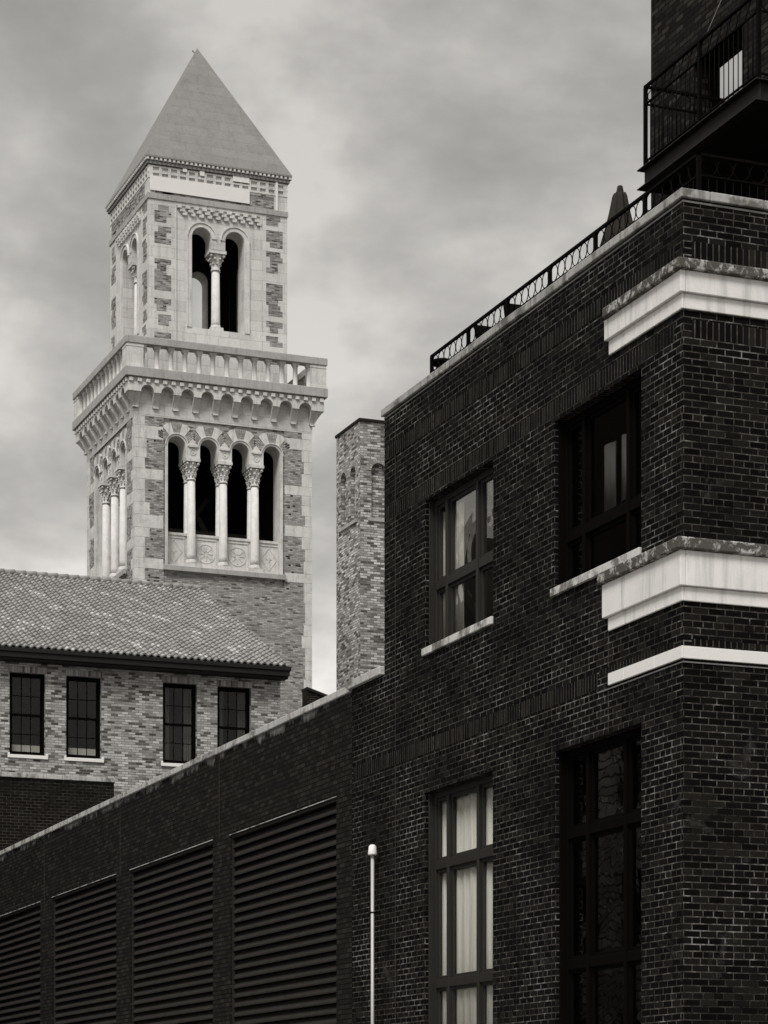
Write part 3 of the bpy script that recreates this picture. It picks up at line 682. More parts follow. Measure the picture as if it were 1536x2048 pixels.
for i, (a, b, c, d) in enumerate(wins):
    m = MB(); fy = YW + 0.14
    m.box(a, a + 0.07, fy, fy + 0.12, c, d); m.box(b - 0.07, b, fy, fy + 0.12, c, d); m.box(a + 0.07, b - 0.07, fy, fy + 0.12, d - 0.07, d); m.box(a + 0.07, b - 0.07, fy, fy + 0.12, c, c + 0.06)
    wf = m.build('window', 'frame_black', TH, 0.004)
    zm = (c + d) / 2 - 0.02; gm = MB(); sm_ = MB()
    for (lo, hi, yy) in ((zm - 0.02, d - 0.07, fy + 0.02), (c + 0.06, zm + 0.03, fy + 0.06)):
        A0, A1 = a + 0.07, b - 0.07; k = 0.045
        sm_.box(A0, A0 + k, yy, yy + 0.035, lo, hi); sm_.box(A1 - k, A1, yy, yy + 0.035, lo, hi)
        sm_.box(A0 + k, A1 - k, yy, yy + 0.035, lo, lo + k + 0.02); sm_.box(A0 + k, A1 - k, yy, yy + 0.035, hi - k, hi)
        W3 = (A1 - A0 - 2 * k) / 3
        for q in (1, 2): sm_.box(A0 + k + W3 * q - 0.011, A0 + k + W3 * q + 0.011, yy + 0.008, yy + 0.028, lo + k + 0.02, hi - k)
        zc_ = (lo + hi) / 2
        for q in range(3): sm_.box(A0 + k + W3 * q + 0.012, A0 + k + W3 * (q + 1) - 0.012, yy + 0.009, yy + 0.027, zc_ - 0.011, zc_ + 0.011)
        gm.box(A0 + k - 0.004, A1 - k + 0.004, yy + 0.015, yy + 0.02, lo + k, hi - k)
    sm_.build('sash', 'frame_black', wf); gm.build('pane', 'glass_far', wf)
    m = MB(); m.box(a - 0.06, b + 0.07, YW - 0.05, fy, c - 0.10, c - 0.002); m.box(a - 0.06, a - 0.001, YW - 0.05, YW - 0.001, c - 0.002, c + 0.05); m.box(b + 0.001, b + 0.07, YW - 0.05, YW - 0.001, c - 0.002, c + 0.05)
    m.build('sill', 'sill_white', wf, 0.008)
    m = MB(); m.box(a - 0.03, b + 0.03, YW - 0.004, YW + 0.02, d + 0.001, d + 0.24); m.shift_v(d); m.build('lintel', 'house_soldier', wf)
    m = MB(); y0, y1 = YW + 0.351, YW + 2.0
    m.box(a - 0.2, b + 0.2, y1, y1 + 0.05, c - 0.3, d + 0.3); m.box(a - 0.25, a - 0.2, y0, y1, c - 0.3, d + 0.3); m.box(b + 0.2, b + 0.25, y0, y1, c - 0.3, d + 0.3)
    m.box(a - 0.2, b + 0.2, y0, y1, c - 0.35, c - 0.3); m.box(a - 0.2, b + 0.2, y0, y1, d + 0.3, d + 0.35)
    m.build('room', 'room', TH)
    where = ['leftmost of the four house windows', 'second house window from the left', 'third house window from the left', 'rightmost house window'][i]
    if i < 2:
        m = MB(); m.box(a + 0.05, b - 0.05, YW + 0.36, YW + 0.37, c + 0.02, c + 0.34); tag(m.build('window_board', 'blind'), 'pale half height board inside the ' + where, 'board')
    else:
        for s_, t_ in ((a + 0.06, 'left'), (b - 0.30, 'right')):
            m = MB(); n = 14
            P = [(s_ + 0.24 * q / n, YW + 0.40 + 0.018 * math.sin(q * 1.35)) for q in range(n + 1)]
            for (xa, ya), (xb, yb) in zip(P, P[1:]): m.hexa([(xa, ya, c - 0.1), (xb, yb, c - 0.1), (xb, yb + 0.006, c - 0.1), (xa, ya + 0.006, c - 0.1)], [(xa, ya, d + 0.05), (xb, yb, d + 0.05), (xb, yb + 0.006, d + 0.05), (xa, ya + 0.006, d + 0.05)])
            tag(m.build('curtain', 'net_curtain'), 'sheer curtain at the %s side of the %s' % (t_, where), 'curtain')

# ================================================================== small dark lean-to roof in the gap
xa, za = onY(82.0, 614, 1375); xb, zb = onY(82.0, 660, 1394)
LT = thing('shed', 'small dark shed roof peeping over the coping beside the bell tower', 'shed', (xa, 82, 0))
m = MB(); m.hexa([(xa, 82, 0), (xb, 82, 0), (xb, 82.5, 0), (xa, 82.5, 0)], [(xa, 82, za - 0.08), (xb, 82, zb - 0.08), (xb, 82.5, zb - 0.08), (xa, 82.5, za - 0.08)]); m.build('wall', 'left_brick', LT)
m = MB(); m.hexa([(xa - 0.01, 81.95, za - 0.08), (xb + 0.1, 81.95, zb - 0.1), (xb + 0.1, 82.55, zb - 0.1), (xa - 0.01, 82.55, za - 0.08)], [(xa - 0.01, 81.95, za + 0.02), (xb + 0.1, 81.95, zb), (xb + 0.1, 82.55, zb), (xa - 0.01, 82.55, za + 0.02)]); m.build('roof', 'roof_dark', LT)

# ================================================================== brick turret
TX, TY, TW = 27.13, 70.99, 2.07
TU = thing('brick_turret', 'slender square mottled brick turret rising beside the dark building', 'turret', (TX + TW / 2, TY + TW / 2, 0))
ztp = 23.48
tcx, tcy = TX + TW / 2, TY + TW / 2
def side(cx, cy, h, q):
    def xf(s, t, z):
        x, y = s, -(h + t)
        for _ in range(q): x, y = y, -x
        return (cx + x, cy + y, z)
    return xf
body = MB(); vo = MB(); sl = MB(); bk = MB()
for q in range(4):
    m = MB(side(tcx, tcy, TW / 2, q)); hw = TW / 2
    holes = []
    if q in (0, 1):
        for c in (-0.42, 0.42): holes.append([(c - 0.24, 20.55), (c + 0.24, 20.55)] + arc(c, 22.0, 0.24, 0, 180, 12))
    e = 0 if q % 2 == 0 else 0.14
    m.plate(rect(-hw + e, hw - e, 0, ztp), holes, lambda a, b, t: (a, -t, b), 0, 0.14)
    body.v, off = body.v + m.v, len(body.v); body.f += [[i + off for i in f] for f in m.f]; body.uv += m.uv; body.sm += m.sm
    if q in (0, 1):
        s_ = MB(side(tcx, tcy, TW / 2, q))
        for c in (-0.42, 0.42):
            v_ = MB(side(tcx, tcy, TW / 2, q))
            for k in range(13):
                a0, a1 = 180 * k / 13 + 1.2, 180 * (k + 1) / 13 - 1.2; r0, r1 = 0.245, 0.42
                pts = [(c + r * math.cos(R(a)), 22.0 + r * math.sin(R(a))) for r, a in ((r0, a0), (r1, a0), (r1, a1), (r0, a1))]
                v_.plate(pts, [], lambda a, b, t: (a, t, b), -0.02, 0.006)
            v_.build('arch_bricks', 'voussoir', TU)
        s_.box(-0.78, 0.78, 0.0005, 0.05, 20.44, 20.545)
        for A_, B_ in ((sl, s_),):
            off = len(A_.v); A_.v += B_.v; A_.f += [[i + off for i in f] for f in B_.f]; A_.uv += B_.uv; A_.sm += B_.sm
body.build('shaft', 'turret_brick', TU); sl.build('sill', 'stone_dirty', TU)
m = MB(); m.box(tcx - hw + 0.145, tcx + hw - 0.145, tcy - hw + 0.145, tcy + hw - 0.145, 0, ztp - 0.02); m.build('core', 'turret_brick', TU)
m = MB(); m.box(tcx - hw - 0.04, tcx + hw + 0.04, tcy - hw - 0.04, tcy + hw + 0.04, ztp, ztp + 0.08); m.build('cap', 'roof_dark', TU)

# ================================================================== bell tower
BX, BY, H1 = 31.05, 100.51, 3.785
H2 = 2.985
BT = thing('bell_tower', 'tall pale stone and brick bell tower with arcades, balcony and pyramid spire', 'tower', (BX, BY, 0))
ZS, ZSP, ZCAP = 24.66, 29.54, 29.07          # arcade sill, springing, top of capitals
PIT, RA = 1.36, 0.37
CS4 = [-1.5 * PIT, -0.5 * PIT, 0.5 * PIT, 1.5 * PIT]
def arcade(off, zs):
    """outline of the four-arched opening, grown outward by off"""
    a = 1.5 * PIT + RA + off
    pts = [(-a, zs), (a, zs)]
    for i, c in enumerate(CS4[::-1]):
        pts += arc(c, ZSP, RA + off, 0, 180, 14)
        if i < 3:
            xl = c - RA - off; xr_ = CS4[::-1][i + 1] + RA + off
            pts += [(xl, ZCAP), (xr_, ZCAP)]
    return pts
P3 = lambda a, b, t: (a, -t, b)                # plate mapping: s, depth inward, height
def merge(A_, B_):
    off = len(A_.v); A_.v += B_.v; A_.f += [[i + off for i in f] for f in B_.f]; A_.uv += B_.uv; A_.sm += B_.sm
shaft = MB(); piers = MB()
ZB = 30.9                                     # underside of the corbels
for q in range(4):
    xf = side(BX, BY, H1, q); m = MB(xf); e = 0 if q % 2 == 0 else 0.9
    m.plate(rect(-H1 + max(e, 0.05), H1 - max(e, 0.05), 0, 32.2), [arcade(0.04, ZS - 0.04)] if q in (0, 1) else [], P3, 0.05, 0.9)
    merge(shaft, m)
    if q in (0, 1, 2, 3):
        m = MB(xf)                            # clasping corner piers a little proud
        m.box(-H1 if q % 2 == 0 else -H1 + 0.05, -2.58, -0.0495, 0.0, 0, ZB + 0.4); m.box(2.58, H1 if q % 2 == 0 else H1 - 0.05, -0.0495, 0.0, 0, ZB + 0.4)
        merge(piers, m)
shaft.build('shaft', 'tower_brick', BT); piers.build('corner_piers', 'tower_brick', BT)
# interior: near-black floor, ceiling and added back walls paint its shade; timbers, bell
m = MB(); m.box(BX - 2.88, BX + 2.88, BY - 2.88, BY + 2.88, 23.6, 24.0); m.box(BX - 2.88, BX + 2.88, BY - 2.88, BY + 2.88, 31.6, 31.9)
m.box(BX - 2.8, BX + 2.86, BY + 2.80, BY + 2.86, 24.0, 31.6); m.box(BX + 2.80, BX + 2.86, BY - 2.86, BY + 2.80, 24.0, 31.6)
m.build('chamber_shade_lining', 'interior_shade', BT)
m = MB()
for p0, p1 in (((BX - 2.4, BY + 0.5, 24.2), (BX + 0.6, BY + 0.5, 28.6)), ((BX + 2.4, BY + 0.5, 24.2), (BX - 0.2, BY + 0.5, 28.4)), ((BX - 2.6, BY - 1.2, 26.7), (BX + 2.6, BY - 1.2, 26.7))):
    m.tube(p0, p1, 0.13, 4)
m.build('bell_frame', 'timber', BT)
m = MB(); m.lathe([(0.62, 0), (0.56, 0.12), (0.42, 0.4), (0.34, 0.75), (0.26, 0.92), (0.0, 0.98)], (BX + 0.5, BY - 0.6, 25.6), 20); m.build('bell', 'bell', BT)
# stone surround and sill of each visible arcade
for q in (0, 1):
    xf = side(BX, BY, H1, q)
    m = MB(xf); o_ = 0.11
    a = 1.5 * PIT + RA + o_
    outer = [(-a, ZS - 0.24), (a, ZS - 0.24)]
    for i, c in enumerate(CS4[::-1]):
        outer += arc(c, ZSP, RA + o_, 0, 180, 14)
        if i < 3:
            xl = c - RA - o_; xr_ = CS4[::-1][i + 1] + RA + o_; mid = (xl + xr_) / 2
            outer += [(xl, ZSP + 0.10), (mid, ZSP + 0.33), (xr_, ZSP + 0.10)]
    m.plate(outer, [arcade(0.0, ZS)], P3, -0.02, 0.049)
    m.plate(arcade(0.039, ZS - 0.039), [arcade(0.0, ZS)], P3, 0.0495, 0.92)
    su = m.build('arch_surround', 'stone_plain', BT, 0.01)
    m = MB(xf)                                # raised roll round each arch, bosses and rosettes on the spandrels
    for c in CS4:
        for k in range(16):
            a0, a1 = 180 * k / 16, 180 * (k + 1) / 16
            pts = [(c + r * math.cos(R(a_)), ZSP + r * math.sin(R(a_))) for r, a_ in ((RA + 0.085, a0), (RA + 0.125, a0), (RA + 0.125, a1), (RA + 0.085, a1))]
            m.plate(pts, [], P3, -0.06, -0.0195)
    for c in (-PIT, 0, PIT):
        m.box(c - 0.17, c + 0.17, 0.0195, 0.09, ZSP - 0.02, ZSP + 0.06)
        for k in range(20):
            a0, a1 = 18 * k, 18 * (k + 1)
            for r0, r1 in ((0.10, 0.13), (0.0, 0.04)):
                if r0 == 0: pts = [(c + r1 * math.cos(R(a0)), ZSP - 0.21 + r1 * math.sin(R(a0))), (c + r1 * math.cos(R(a1)), ZSP - 0.21 + r1 * math.sin(R(a1))), (c, ZSP - 0.21)]
                else: pts = [(c + r * math.cos(R(a_)), ZSP - 0.21 + r * math.sin(R(a_))) for r, a_ in ((r0, a0), (r1, a0), (r1, a1), (r0, a1))]
                m.plate(pts, [], P3, -0.04, -0.0195)
    m.build('spandrel_carving', 'stone_plain', su)
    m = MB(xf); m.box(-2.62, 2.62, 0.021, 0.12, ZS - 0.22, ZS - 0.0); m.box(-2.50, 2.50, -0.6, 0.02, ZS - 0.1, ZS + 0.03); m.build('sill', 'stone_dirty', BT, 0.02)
    # fans of stone and brick over the arches
    ms = MB(xf); mb_ = MB(xf)
    for c in CS4:
        for (a0, a1, kind) in ((14, 40, 's'), (-40, -14, 's'), (-13, 13, 'b'), (41, 70, 'b'), (-70, -41, 'b')):
            r0, r1 = RA + 0.13, RA + 0.56
            if kind == 's':
                pts = [(c + r * math.sin(R(a_)), ZSP + r * math.cos(R(a_))) for r, a_ in ((r0, a0), (r1, a0 + 1), (r1 + 0.03, (a0 + a1) / 2), (r1, a1 - 1), (r0, a1))]
                ms.plate(pts, [], P3, -0.012, 0.06)
            else:
                n = 5
                for k in range(n):
                    b0, b1 = a0 + (a1 - a0) * k / n + 0.7, a0 + (a1 - a0) * (k + 1) / n - 0.7
                    lim = r1
                    if abs(a0 + a1) > 40: lim = r0 + (r1 - r0) * (1.0 - 0.12 * abs(k - 2))
                    if abs(c + lim * math.sin(R((a0 + a1) / 2)) - c) > 0.66 and abs(c) < 1.6: lim = min(lim, 0.66 / abs(math.sin(R(b0 if abs(b0) > abs(b1) else b1))))
                    if lim < r0 + 0.05: continue
                    pts = [(c + r * math.sin(R(a_)), ZSP + r * math.cos(R(a_))) for r, a_ in ((r0, b0), (lim, b0), (lim, b1), (r0, b1))]
                    mb_.plate(pts, [], P3, -0.006, 0.06)
    ms.build('stone_wedges', 'stone_plain', BT); mb_.build('brick_wedges', 'voussoir', BT)
    # parapet panels between the columns
    for i, c in enumerate(CS4):
        m = MB(xf); t0 = -0.40
        m.box(c - 0.60, c + 0.60, t0 - 0.12, t0, ZS + 0.03, 26.0); m.box(c - 0.60, c + 0.60, t0 - 0.14, t0 + 0.05, 26.0, 26.1); m.box(c - 0.45, c + 0.45, t0, t0 + 0.03, 25.88, 25.93)
        for x_ in (-0.44, 0.44): m.box(c + x_ - 0.015, c + x_ + 0.015, t0 + 0.0003, t0 + 0.018, ZS + 0.3, 25.85)
        zc_ = 25.35
        T = lambda a_, b_, t: (a_, t, b_)
        if i in (1, 2):
            for k in range(24):
                a0, a1 = 15 * k, 15 * (k + 1)
                m.plate([(c + r * math.cos(R(a_)), zc_ + r * math.sin(R(a_))) for r, a_ in ((0.36, a0), (0.40, a0), (0.40, a1), (0.36, a1))], [], T, t0 - 0.01, t0 + 0.016)
            for k in range(8):
                a_ = R(45 * k); u_ = (math.cos(a_), math.sin(a_)); w_ = (-u_[1] * 0.02, u_[0] * 0.02)
                m.plate([(c + u_[0] * 0.08 - w_[0], zc_ + u_[1] * 0.08 - w_[1]), (c + u_[0] * 0.30 - w_[0], zc_ + u_[1] * 0.30 - w_[1]), (c + u_[0] * 0.30 + w_[0], zc_ + u_[1] * 0.30 + w_[1]), (c + u_[0] * 0.08 + w_[0], zc_ + u_[1] * 0.08 + w_[1])], [], T, t0 - 0.01, t0 + 0.016)
        else:
            D = [(0, 0.5), (0.36, 0), (0, -0.5), (-0.36, 0)]
            for sc, wd in ((1.0, 0.035), (0.0, 0)):
                if sc:
                    for k in range(4):
                        p, q_ = D[k], D[(k + 1) % 4]
                        m.plate([(c + p[0], zc_ + p[1]), (c + q_[0], zc_ + q_[1]), (c + q_[0] * 0.90, zc_ + q_[1] * 0.90), (c + p[0] * 0.90, zc_ + p[1] * 0.90)], [], T, t0 - 0.01, t0 + 0.016)
            m.plate([(c + (0.13 if k % 2 == 0 else 0.05) * math.cos(R(45 * k)), zc_ + (0.13 if k % 2 == 0 else 0.05) * math.sin(R(45 * k))) for k in range(8)], [], T, t0 - 0.01, t0 + 0.016)
        m.build('parapet_panel', 'stone_plain', BT)
    # columns in pairs through the wall
    for c in (-PIT, 0, PIT):
        for t0, front in ((-0.20, True), (-0.68, False)):
            cx_, cy_, _ = xf(c, t0, 0)
            m = MB(); m.lathe([(0.185, 24.98), (0.18, 25.2), (0.155, 28.25)], (cx_, cy_, 0), 18)
            cm = m.build('column', 'marble', BT)
            m = MB(); m.box(cx_ - 0.26, cx_ + 0.26, cy_ - 0.26, cy_ + 0.26, ZS, 24.82); m.lathe([(0.25, 24.82), (0.26, 24.88), (0.21, 24.92), (0.225, 24.96), (0.19, 24.99)], (cx_, cy_, 0), 18); m.build('base', 'stone_plain', cm)
            m = MB(); m.lathe([(0.185, 28.22), (0.185, 28.27), (0.16, 28.29), (0.165, 28.42), (0.19, 28.65), (0.25, 28.92)], (cx_, cy_, 0), 18)
            m.box(cx_ - 0.305, cx_ + 0.305, cy_ - 0.305, cy_ + 0.305, 28.94, ZCAP - 0.002)
            for lev, rr, n, sz, of in ((28.50, 0.195, 8, 0.045, 0), (28.70, 0.235, 8, 0.05, 22.5), (28.86, 0.32, 4, 0.065, 45), (28.86, 0.26, 4, 0.045, 0)):
                for k in range(n):
                    a_ = R(360 * k / n + of); px, py = cx_ + rr * math.cos(a_), cy_ + rr * math.sin(a_)
                    m.lathe([(0, -sz), (sz * 0.8, -sz * 0.6), (sz, 0), (sz * 0.6, sz * 0.8), (0, sz)], (px, py, lev), 7)
                    m.tube((cx_ + 0.16 * math.cos(a_), cy_ + 0.16 * math.sin(a_), lev - 0.16), (px, py, lev), 0.03, 5)
            m.build('capital', 'stone_plain', cm)
# quoin stones and binder courses on the corner piers
HQ = [0.46, 0.40, 0.50, 0.42, 0.38, 0.48, 0.44, 0.52]
for ci, (sx, sy) in enumerate(((-1, -1), (1, -1), (-1, 1))):
    m = MB(); z = 6.0; k = 0
    rnd = random.Random(40 + ci)
    while z < ZB - 0.02:
        h = HQ[(k * 3 + ci) % 8]; z1 = min(z + h, ZB)
        long_ = k % 4 == 1 and z > 24.4; wd = rnd.choice((0.34, 0.42, 0.62, 0.5)) if sx < 0 else rnd.choice((0.30, 0.36, 0.45)); wd2 = rnd.choice((0.34, 0.45, 0.6))
        if long_: wd = 1.19; 
        if k % 4 == 3: wd2 = 1.19
        p = 0.006
        X0, Y0 = BX + sx * (H1 + p), BY + sy * (H1 + p)
        m.box(X0, X0 - sx * wd, Y0, Y0 - sy * 0.05, z + 0.004, z1 - 0.004) if not (sy > 0) else None
        m.box(X0, X0 - sx * 0.05, Y0 - sy * (0.05 if sy < 0 else 0), Y0 - sy * wd2, z + 0.0045, z1 - 0.0045) if sx < 0 else None
        z = z1; k += 1
    m.build('quoins', 'stone_plain', BT, 0.006)
m = MB(); m.box(BX - H1 - 0.012, BX + H1 + 0.012, BY - H1 - 0.012, BY - H1 + 0.03, ZB - 0.30, ZB + 0.9); m.box(BX - H1 - 0.0125, BX - H1 + 0.03, BY - H1 + 0.0305, BY + H1, ZB - 0.30, ZB + 0.9); m.build('stone_course', 'stone', BT)
# scattered burnt bricks
m = MB(); rnd = random.Random(5)
for _ in range(34):
    s_ = rnd.choice((-1, 1)) * rnd.uniform(2.7, 3.35); z = ZB - rnd.uniform(0.6, 7.2); l_ = rnd.choice((0.11, 0.11, 0.22))
    z = round(z / 0.07) * 0.07
    m.box(BX + s_ - l_ / 2, BX + s_ + l_ / 2, BY - H1 - 0.0035, BY - H1 + 0.02, z, z + 0.062)
m.build('burnt_bricks', 'black_brick', BT)

# corbel table: arched plate carried on tapering brackets
ZC0, ZC1 = 31.47, 31.82                       # springing of the little arches, underside of the dentils
PR = 0.40; CP = 2 * H1 / 9; rc = 0.27
for q in range(4):
    xf = side(BX, BY, H1, q); m = MB(xf)
    lo = ZC0 - 0.02
    ext = PR if q % 2 == 0 else PR - 0.45
    outer = [(-H1 - ext, lo)]
    for i in range(9):
        c = -H1 + CP * (i + 0.5)
        outer += [(c - rc, lo)] + arc(c, ZC0, rc, 180, 0, 10) + [(c + rc, lo)]
    outer += [(H1 + ext, lo), (H1 + ext, ZC1), (-H1 - ext, ZC1)]
    m.plate(outer, [], P3, -PR, -0.014)
    m.build('corbel_arcade', 'stone_plain', BT, 0.012)
    if q > 1: continue
    for i in range(10):
        c = -H1 + CP * i; m = MB(xf); wdt = CP / 2 - rc - 0.01; z0 = ZB + 0.05; z1 = lo - 0.004
        n = 6; prof_ = []
        for k in range(n + 1):
            f = k / n; prof_.append((0.07 + (PR - 0.04 - 0.07) * (f ** 1.25), z0 + (z1 - z0) * f))
        a_, b_ = c - wdt, c + wdt
        if i == 0: a_ = c - 0.02
        if i == 9: b_ = c + 0.02
        for (t0, za), (t1, zb) in zip(prof_, prof_[1:]):
            m.hexa([(a_, 0, za), (b_, 0, za), (b_, t0, za), (a_, t0, za)], [(a_, 0, zb), (b_, 0, zb), (b_, t1, zb), (a_, t1, zb)])
        if i in (0, 9):                       # the corner bracket runs out on the diagonal
            sg = -1 if i == 0 else 1
            if not (q == 1 and i == 9):
                for (t0, za), (t1, zb) in zip(prof_, prof_[1:]):
                    e0 = c; 
                    m.hexa([(e0, 0, za), (e0 + sg * t0, 0, za), (e0 + sg * t0, t0, za), (e0, t0, za)], [(e0, 0, zb), (e0 + sg * t1, 0, zb), (e0 + sg * t1, t1, zb), (e0, t1, zb)])
        m.box(c - 0.11, c + 0.11, 0, 0.12, z0 - 0.05, z0 - 0.001)
        m.build('corbel', 'stone_plain', BT)
    n = 24; dn = None
    for k in range(n):
        s_ = -H1 - 0.28 + (2 * H1 + 0.56) * k / (n - 1); c0 = xf(s_, 0, 0)
        if dn is None:
            m = MB(xf); m.box(s_ - 0.085, s_ + 0.085, 0.2, PR + 0.07, ZC1 + 0.002, ZC1 + 0.15); dn = m.build('dentil', 'stone_plain', BT, 0.008); d0 = c0
        else: dup(dn, (c0[0] - d0[0], c0[1] - d0[1], 0))
m = MB(); m.box(BX - H1 - PR + 0.03, BX + H1 + PR - 0.03, BY - H1 - PR + 0.03, BY + H1 + PR - 0.03, ZC1 + 0.001, ZC1 + 0.20); m.build('bed_course', 'stone_plain', BT)
# balcony
HB = H1 + 0.48; Z0, Z1, Z2, Z3 = ZC1 + 0.20, 32.40, 33.34, 33.64
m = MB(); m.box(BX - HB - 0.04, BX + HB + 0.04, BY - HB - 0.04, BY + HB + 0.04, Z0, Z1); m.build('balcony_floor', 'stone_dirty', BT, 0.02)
m = MB(); m.box(BX - HB + 0.42, BX + HB - 0.42, BY - HB + 0.42, BY + HB - 0.42, Z1 + 0.001, Z1 + 0.03); m.build('dark_bounce_sheet', 'roof_dark', BT)  # unseen dark sheet added to cut light bouncing into the balcony recess
for q in range(4):
    xf = side(BX, BY, HB, q); m = MB(xf); e = 0 if q % 2 == 0 else 0.42
    m.box(-HB - 0.03 + e, HB + 0.03 - e, -0.40, 0.03, Z2, Z3)
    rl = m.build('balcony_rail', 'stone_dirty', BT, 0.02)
    nb = 13; a = HB - 0.72
    pr = None
    for k in range(nb):
        s_ = -a + 2 * a * (k + 0.0) / (nb - 1)
        cx_, cy_, _ = xf(s_, -0.2, 0)
        if pr is None:
            m = MB(); m.lathe([(0.115, Z1), (0.11, Z1 + 0.04), (0.10, Z1 + 0.06), (0.098, Z2 - 0.19), (0.125, Z2 - 0.17), (0.10, Z2 - 0.15)], (cx_, cy_, 0), 12)
            m.hexa([(cx_ - 0.10, cy_ - 0.10, Z2 - 0.14), (cx_ + 0.10, cy_ - 0.10, Z2 - 0.14), (cx_ + 0.10, cy_ + 0.10, Z2 - 0.14), (cx_ - 0.10, cy_ + 0.10, Z2 - 0.14)],
                   [(cx_ - 0.155, cy_ - 0.15, Z2 - 0.002), (cx_ + 0.155, cy_ - 0.15, Z2 - 0.002), (cx_ + 0.155, cy_ + 0.15, Z2 - 0.002), (cx_ - 0.155, cy_ + 0.15, Z2 - 0.002)] if q % 2 == 0 else
                   [(cx_ - 0.15, cy_ - 0.155, Z2 - 0.002), (cx_ + 0.15, cy_ - 0.155, Z2 - 0.002), (cx_ + 0.15, cy_ + 0.155, Z2 - 0.002), (cx_ - 0.15, cy_ + 0.155, Z2 - 0.002)])
            pr = m.build('baluster', 'stone_plain', rl); p0 = (cx_, cy_)
        else: dup(pr, (cx_ - p0[0], cy_ - p0[1], 0))
for sx, sy in ((-1, -1), (1, -1), (1, 1), (-1, 1)):
    m = MB(); cx_, cy_ = BX + sx * (HB - 0.36), BY + sy * (HB - 0.36)
    m.box(cx_ - 0.345, cx_ + 0.345, cy_ - 0.345, cy_ + 0.345, Z1, Z2)
    m.box(cx_ - 0.358, cx_ + 0.358, cy_ - 0.358, cy_ + 0.358, Z1, Z1 + 0.10); m.box(cx_ - 0.36, cx_ + 0.36, cy_ - 0.36, cy_ + 0.36, Z2 - 0.13, Z2 - 0.06)
    m.build('corner_pier', 'stone_plain', BT, 0.008)
# upper stage
ZU0, ZU1 = 31.9, 41.12
US, UP, UC, UR_, URO = 34.70, 38.41, 0.715, 0.41, 0.63
UCAP = 38.0
def twin(off, zs):
    a = UC + UR_ + off; pts = [(-a, zs), (a, zs)] + arc(UC, UP, UR_ + off, 0, 180, 16)
    pts += [(UC - UR_ - off, UCAP), (-UC + UR_ + off, UCAP)] + arc(-UC, UP, UR_ + off, 0, 180, 16)
    return pts
us = MB()
for q in range(4):
    xf = side(BX, BY, H2, q); m = MB(xf); e = 0 if q % 2 == 0 else 0.85
    m.plate(rect(-H2 + max(e, 0.05), H2 - max(e, 0.05), ZU0, ZU1), [twin(0, US)], P3, 0.05, 0.85); merge(us, m)
    m = MB(xf); e2 = 0 if q % 2 == 0 else 0.0495
    for a_, b_ in ((-H2 + e2, -1.80), (1.80, H2 - e2)): m.box(a_, b_, -0.0495, 0, ZU0, 39.62)
    m.box(-H2 + e2, H2 - e2, -0.0495, 0, 39.6215, 40.559)
    merge(us, m)
us.build('upper_shaft', 'stone', BT)
m = MB(); m.box(BX - 2.13, BX + 2.13, BY - 2.13, BY + 2.13, 40.2, 40.5); m.box(BX - 2.13, BX + 2.13, BY - 2.13, BY + 2.13, 33.9, 34.2); m.build('lantern_ceiling', 'interior_shade', BT)
m = MB()
for sx, sy, hx, hy in ((1, 0, 0.01, 2.1), (0, 1, 2.1, 0.01)):
    pass
for q in (2, 3):                               # painted shade: dark sheets inside the two far walls, pierced by the same openings
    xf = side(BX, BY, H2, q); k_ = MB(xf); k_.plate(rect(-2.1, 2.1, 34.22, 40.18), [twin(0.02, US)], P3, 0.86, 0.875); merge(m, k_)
m.build('inner_shade_sheets', 'interior_shade', BT)
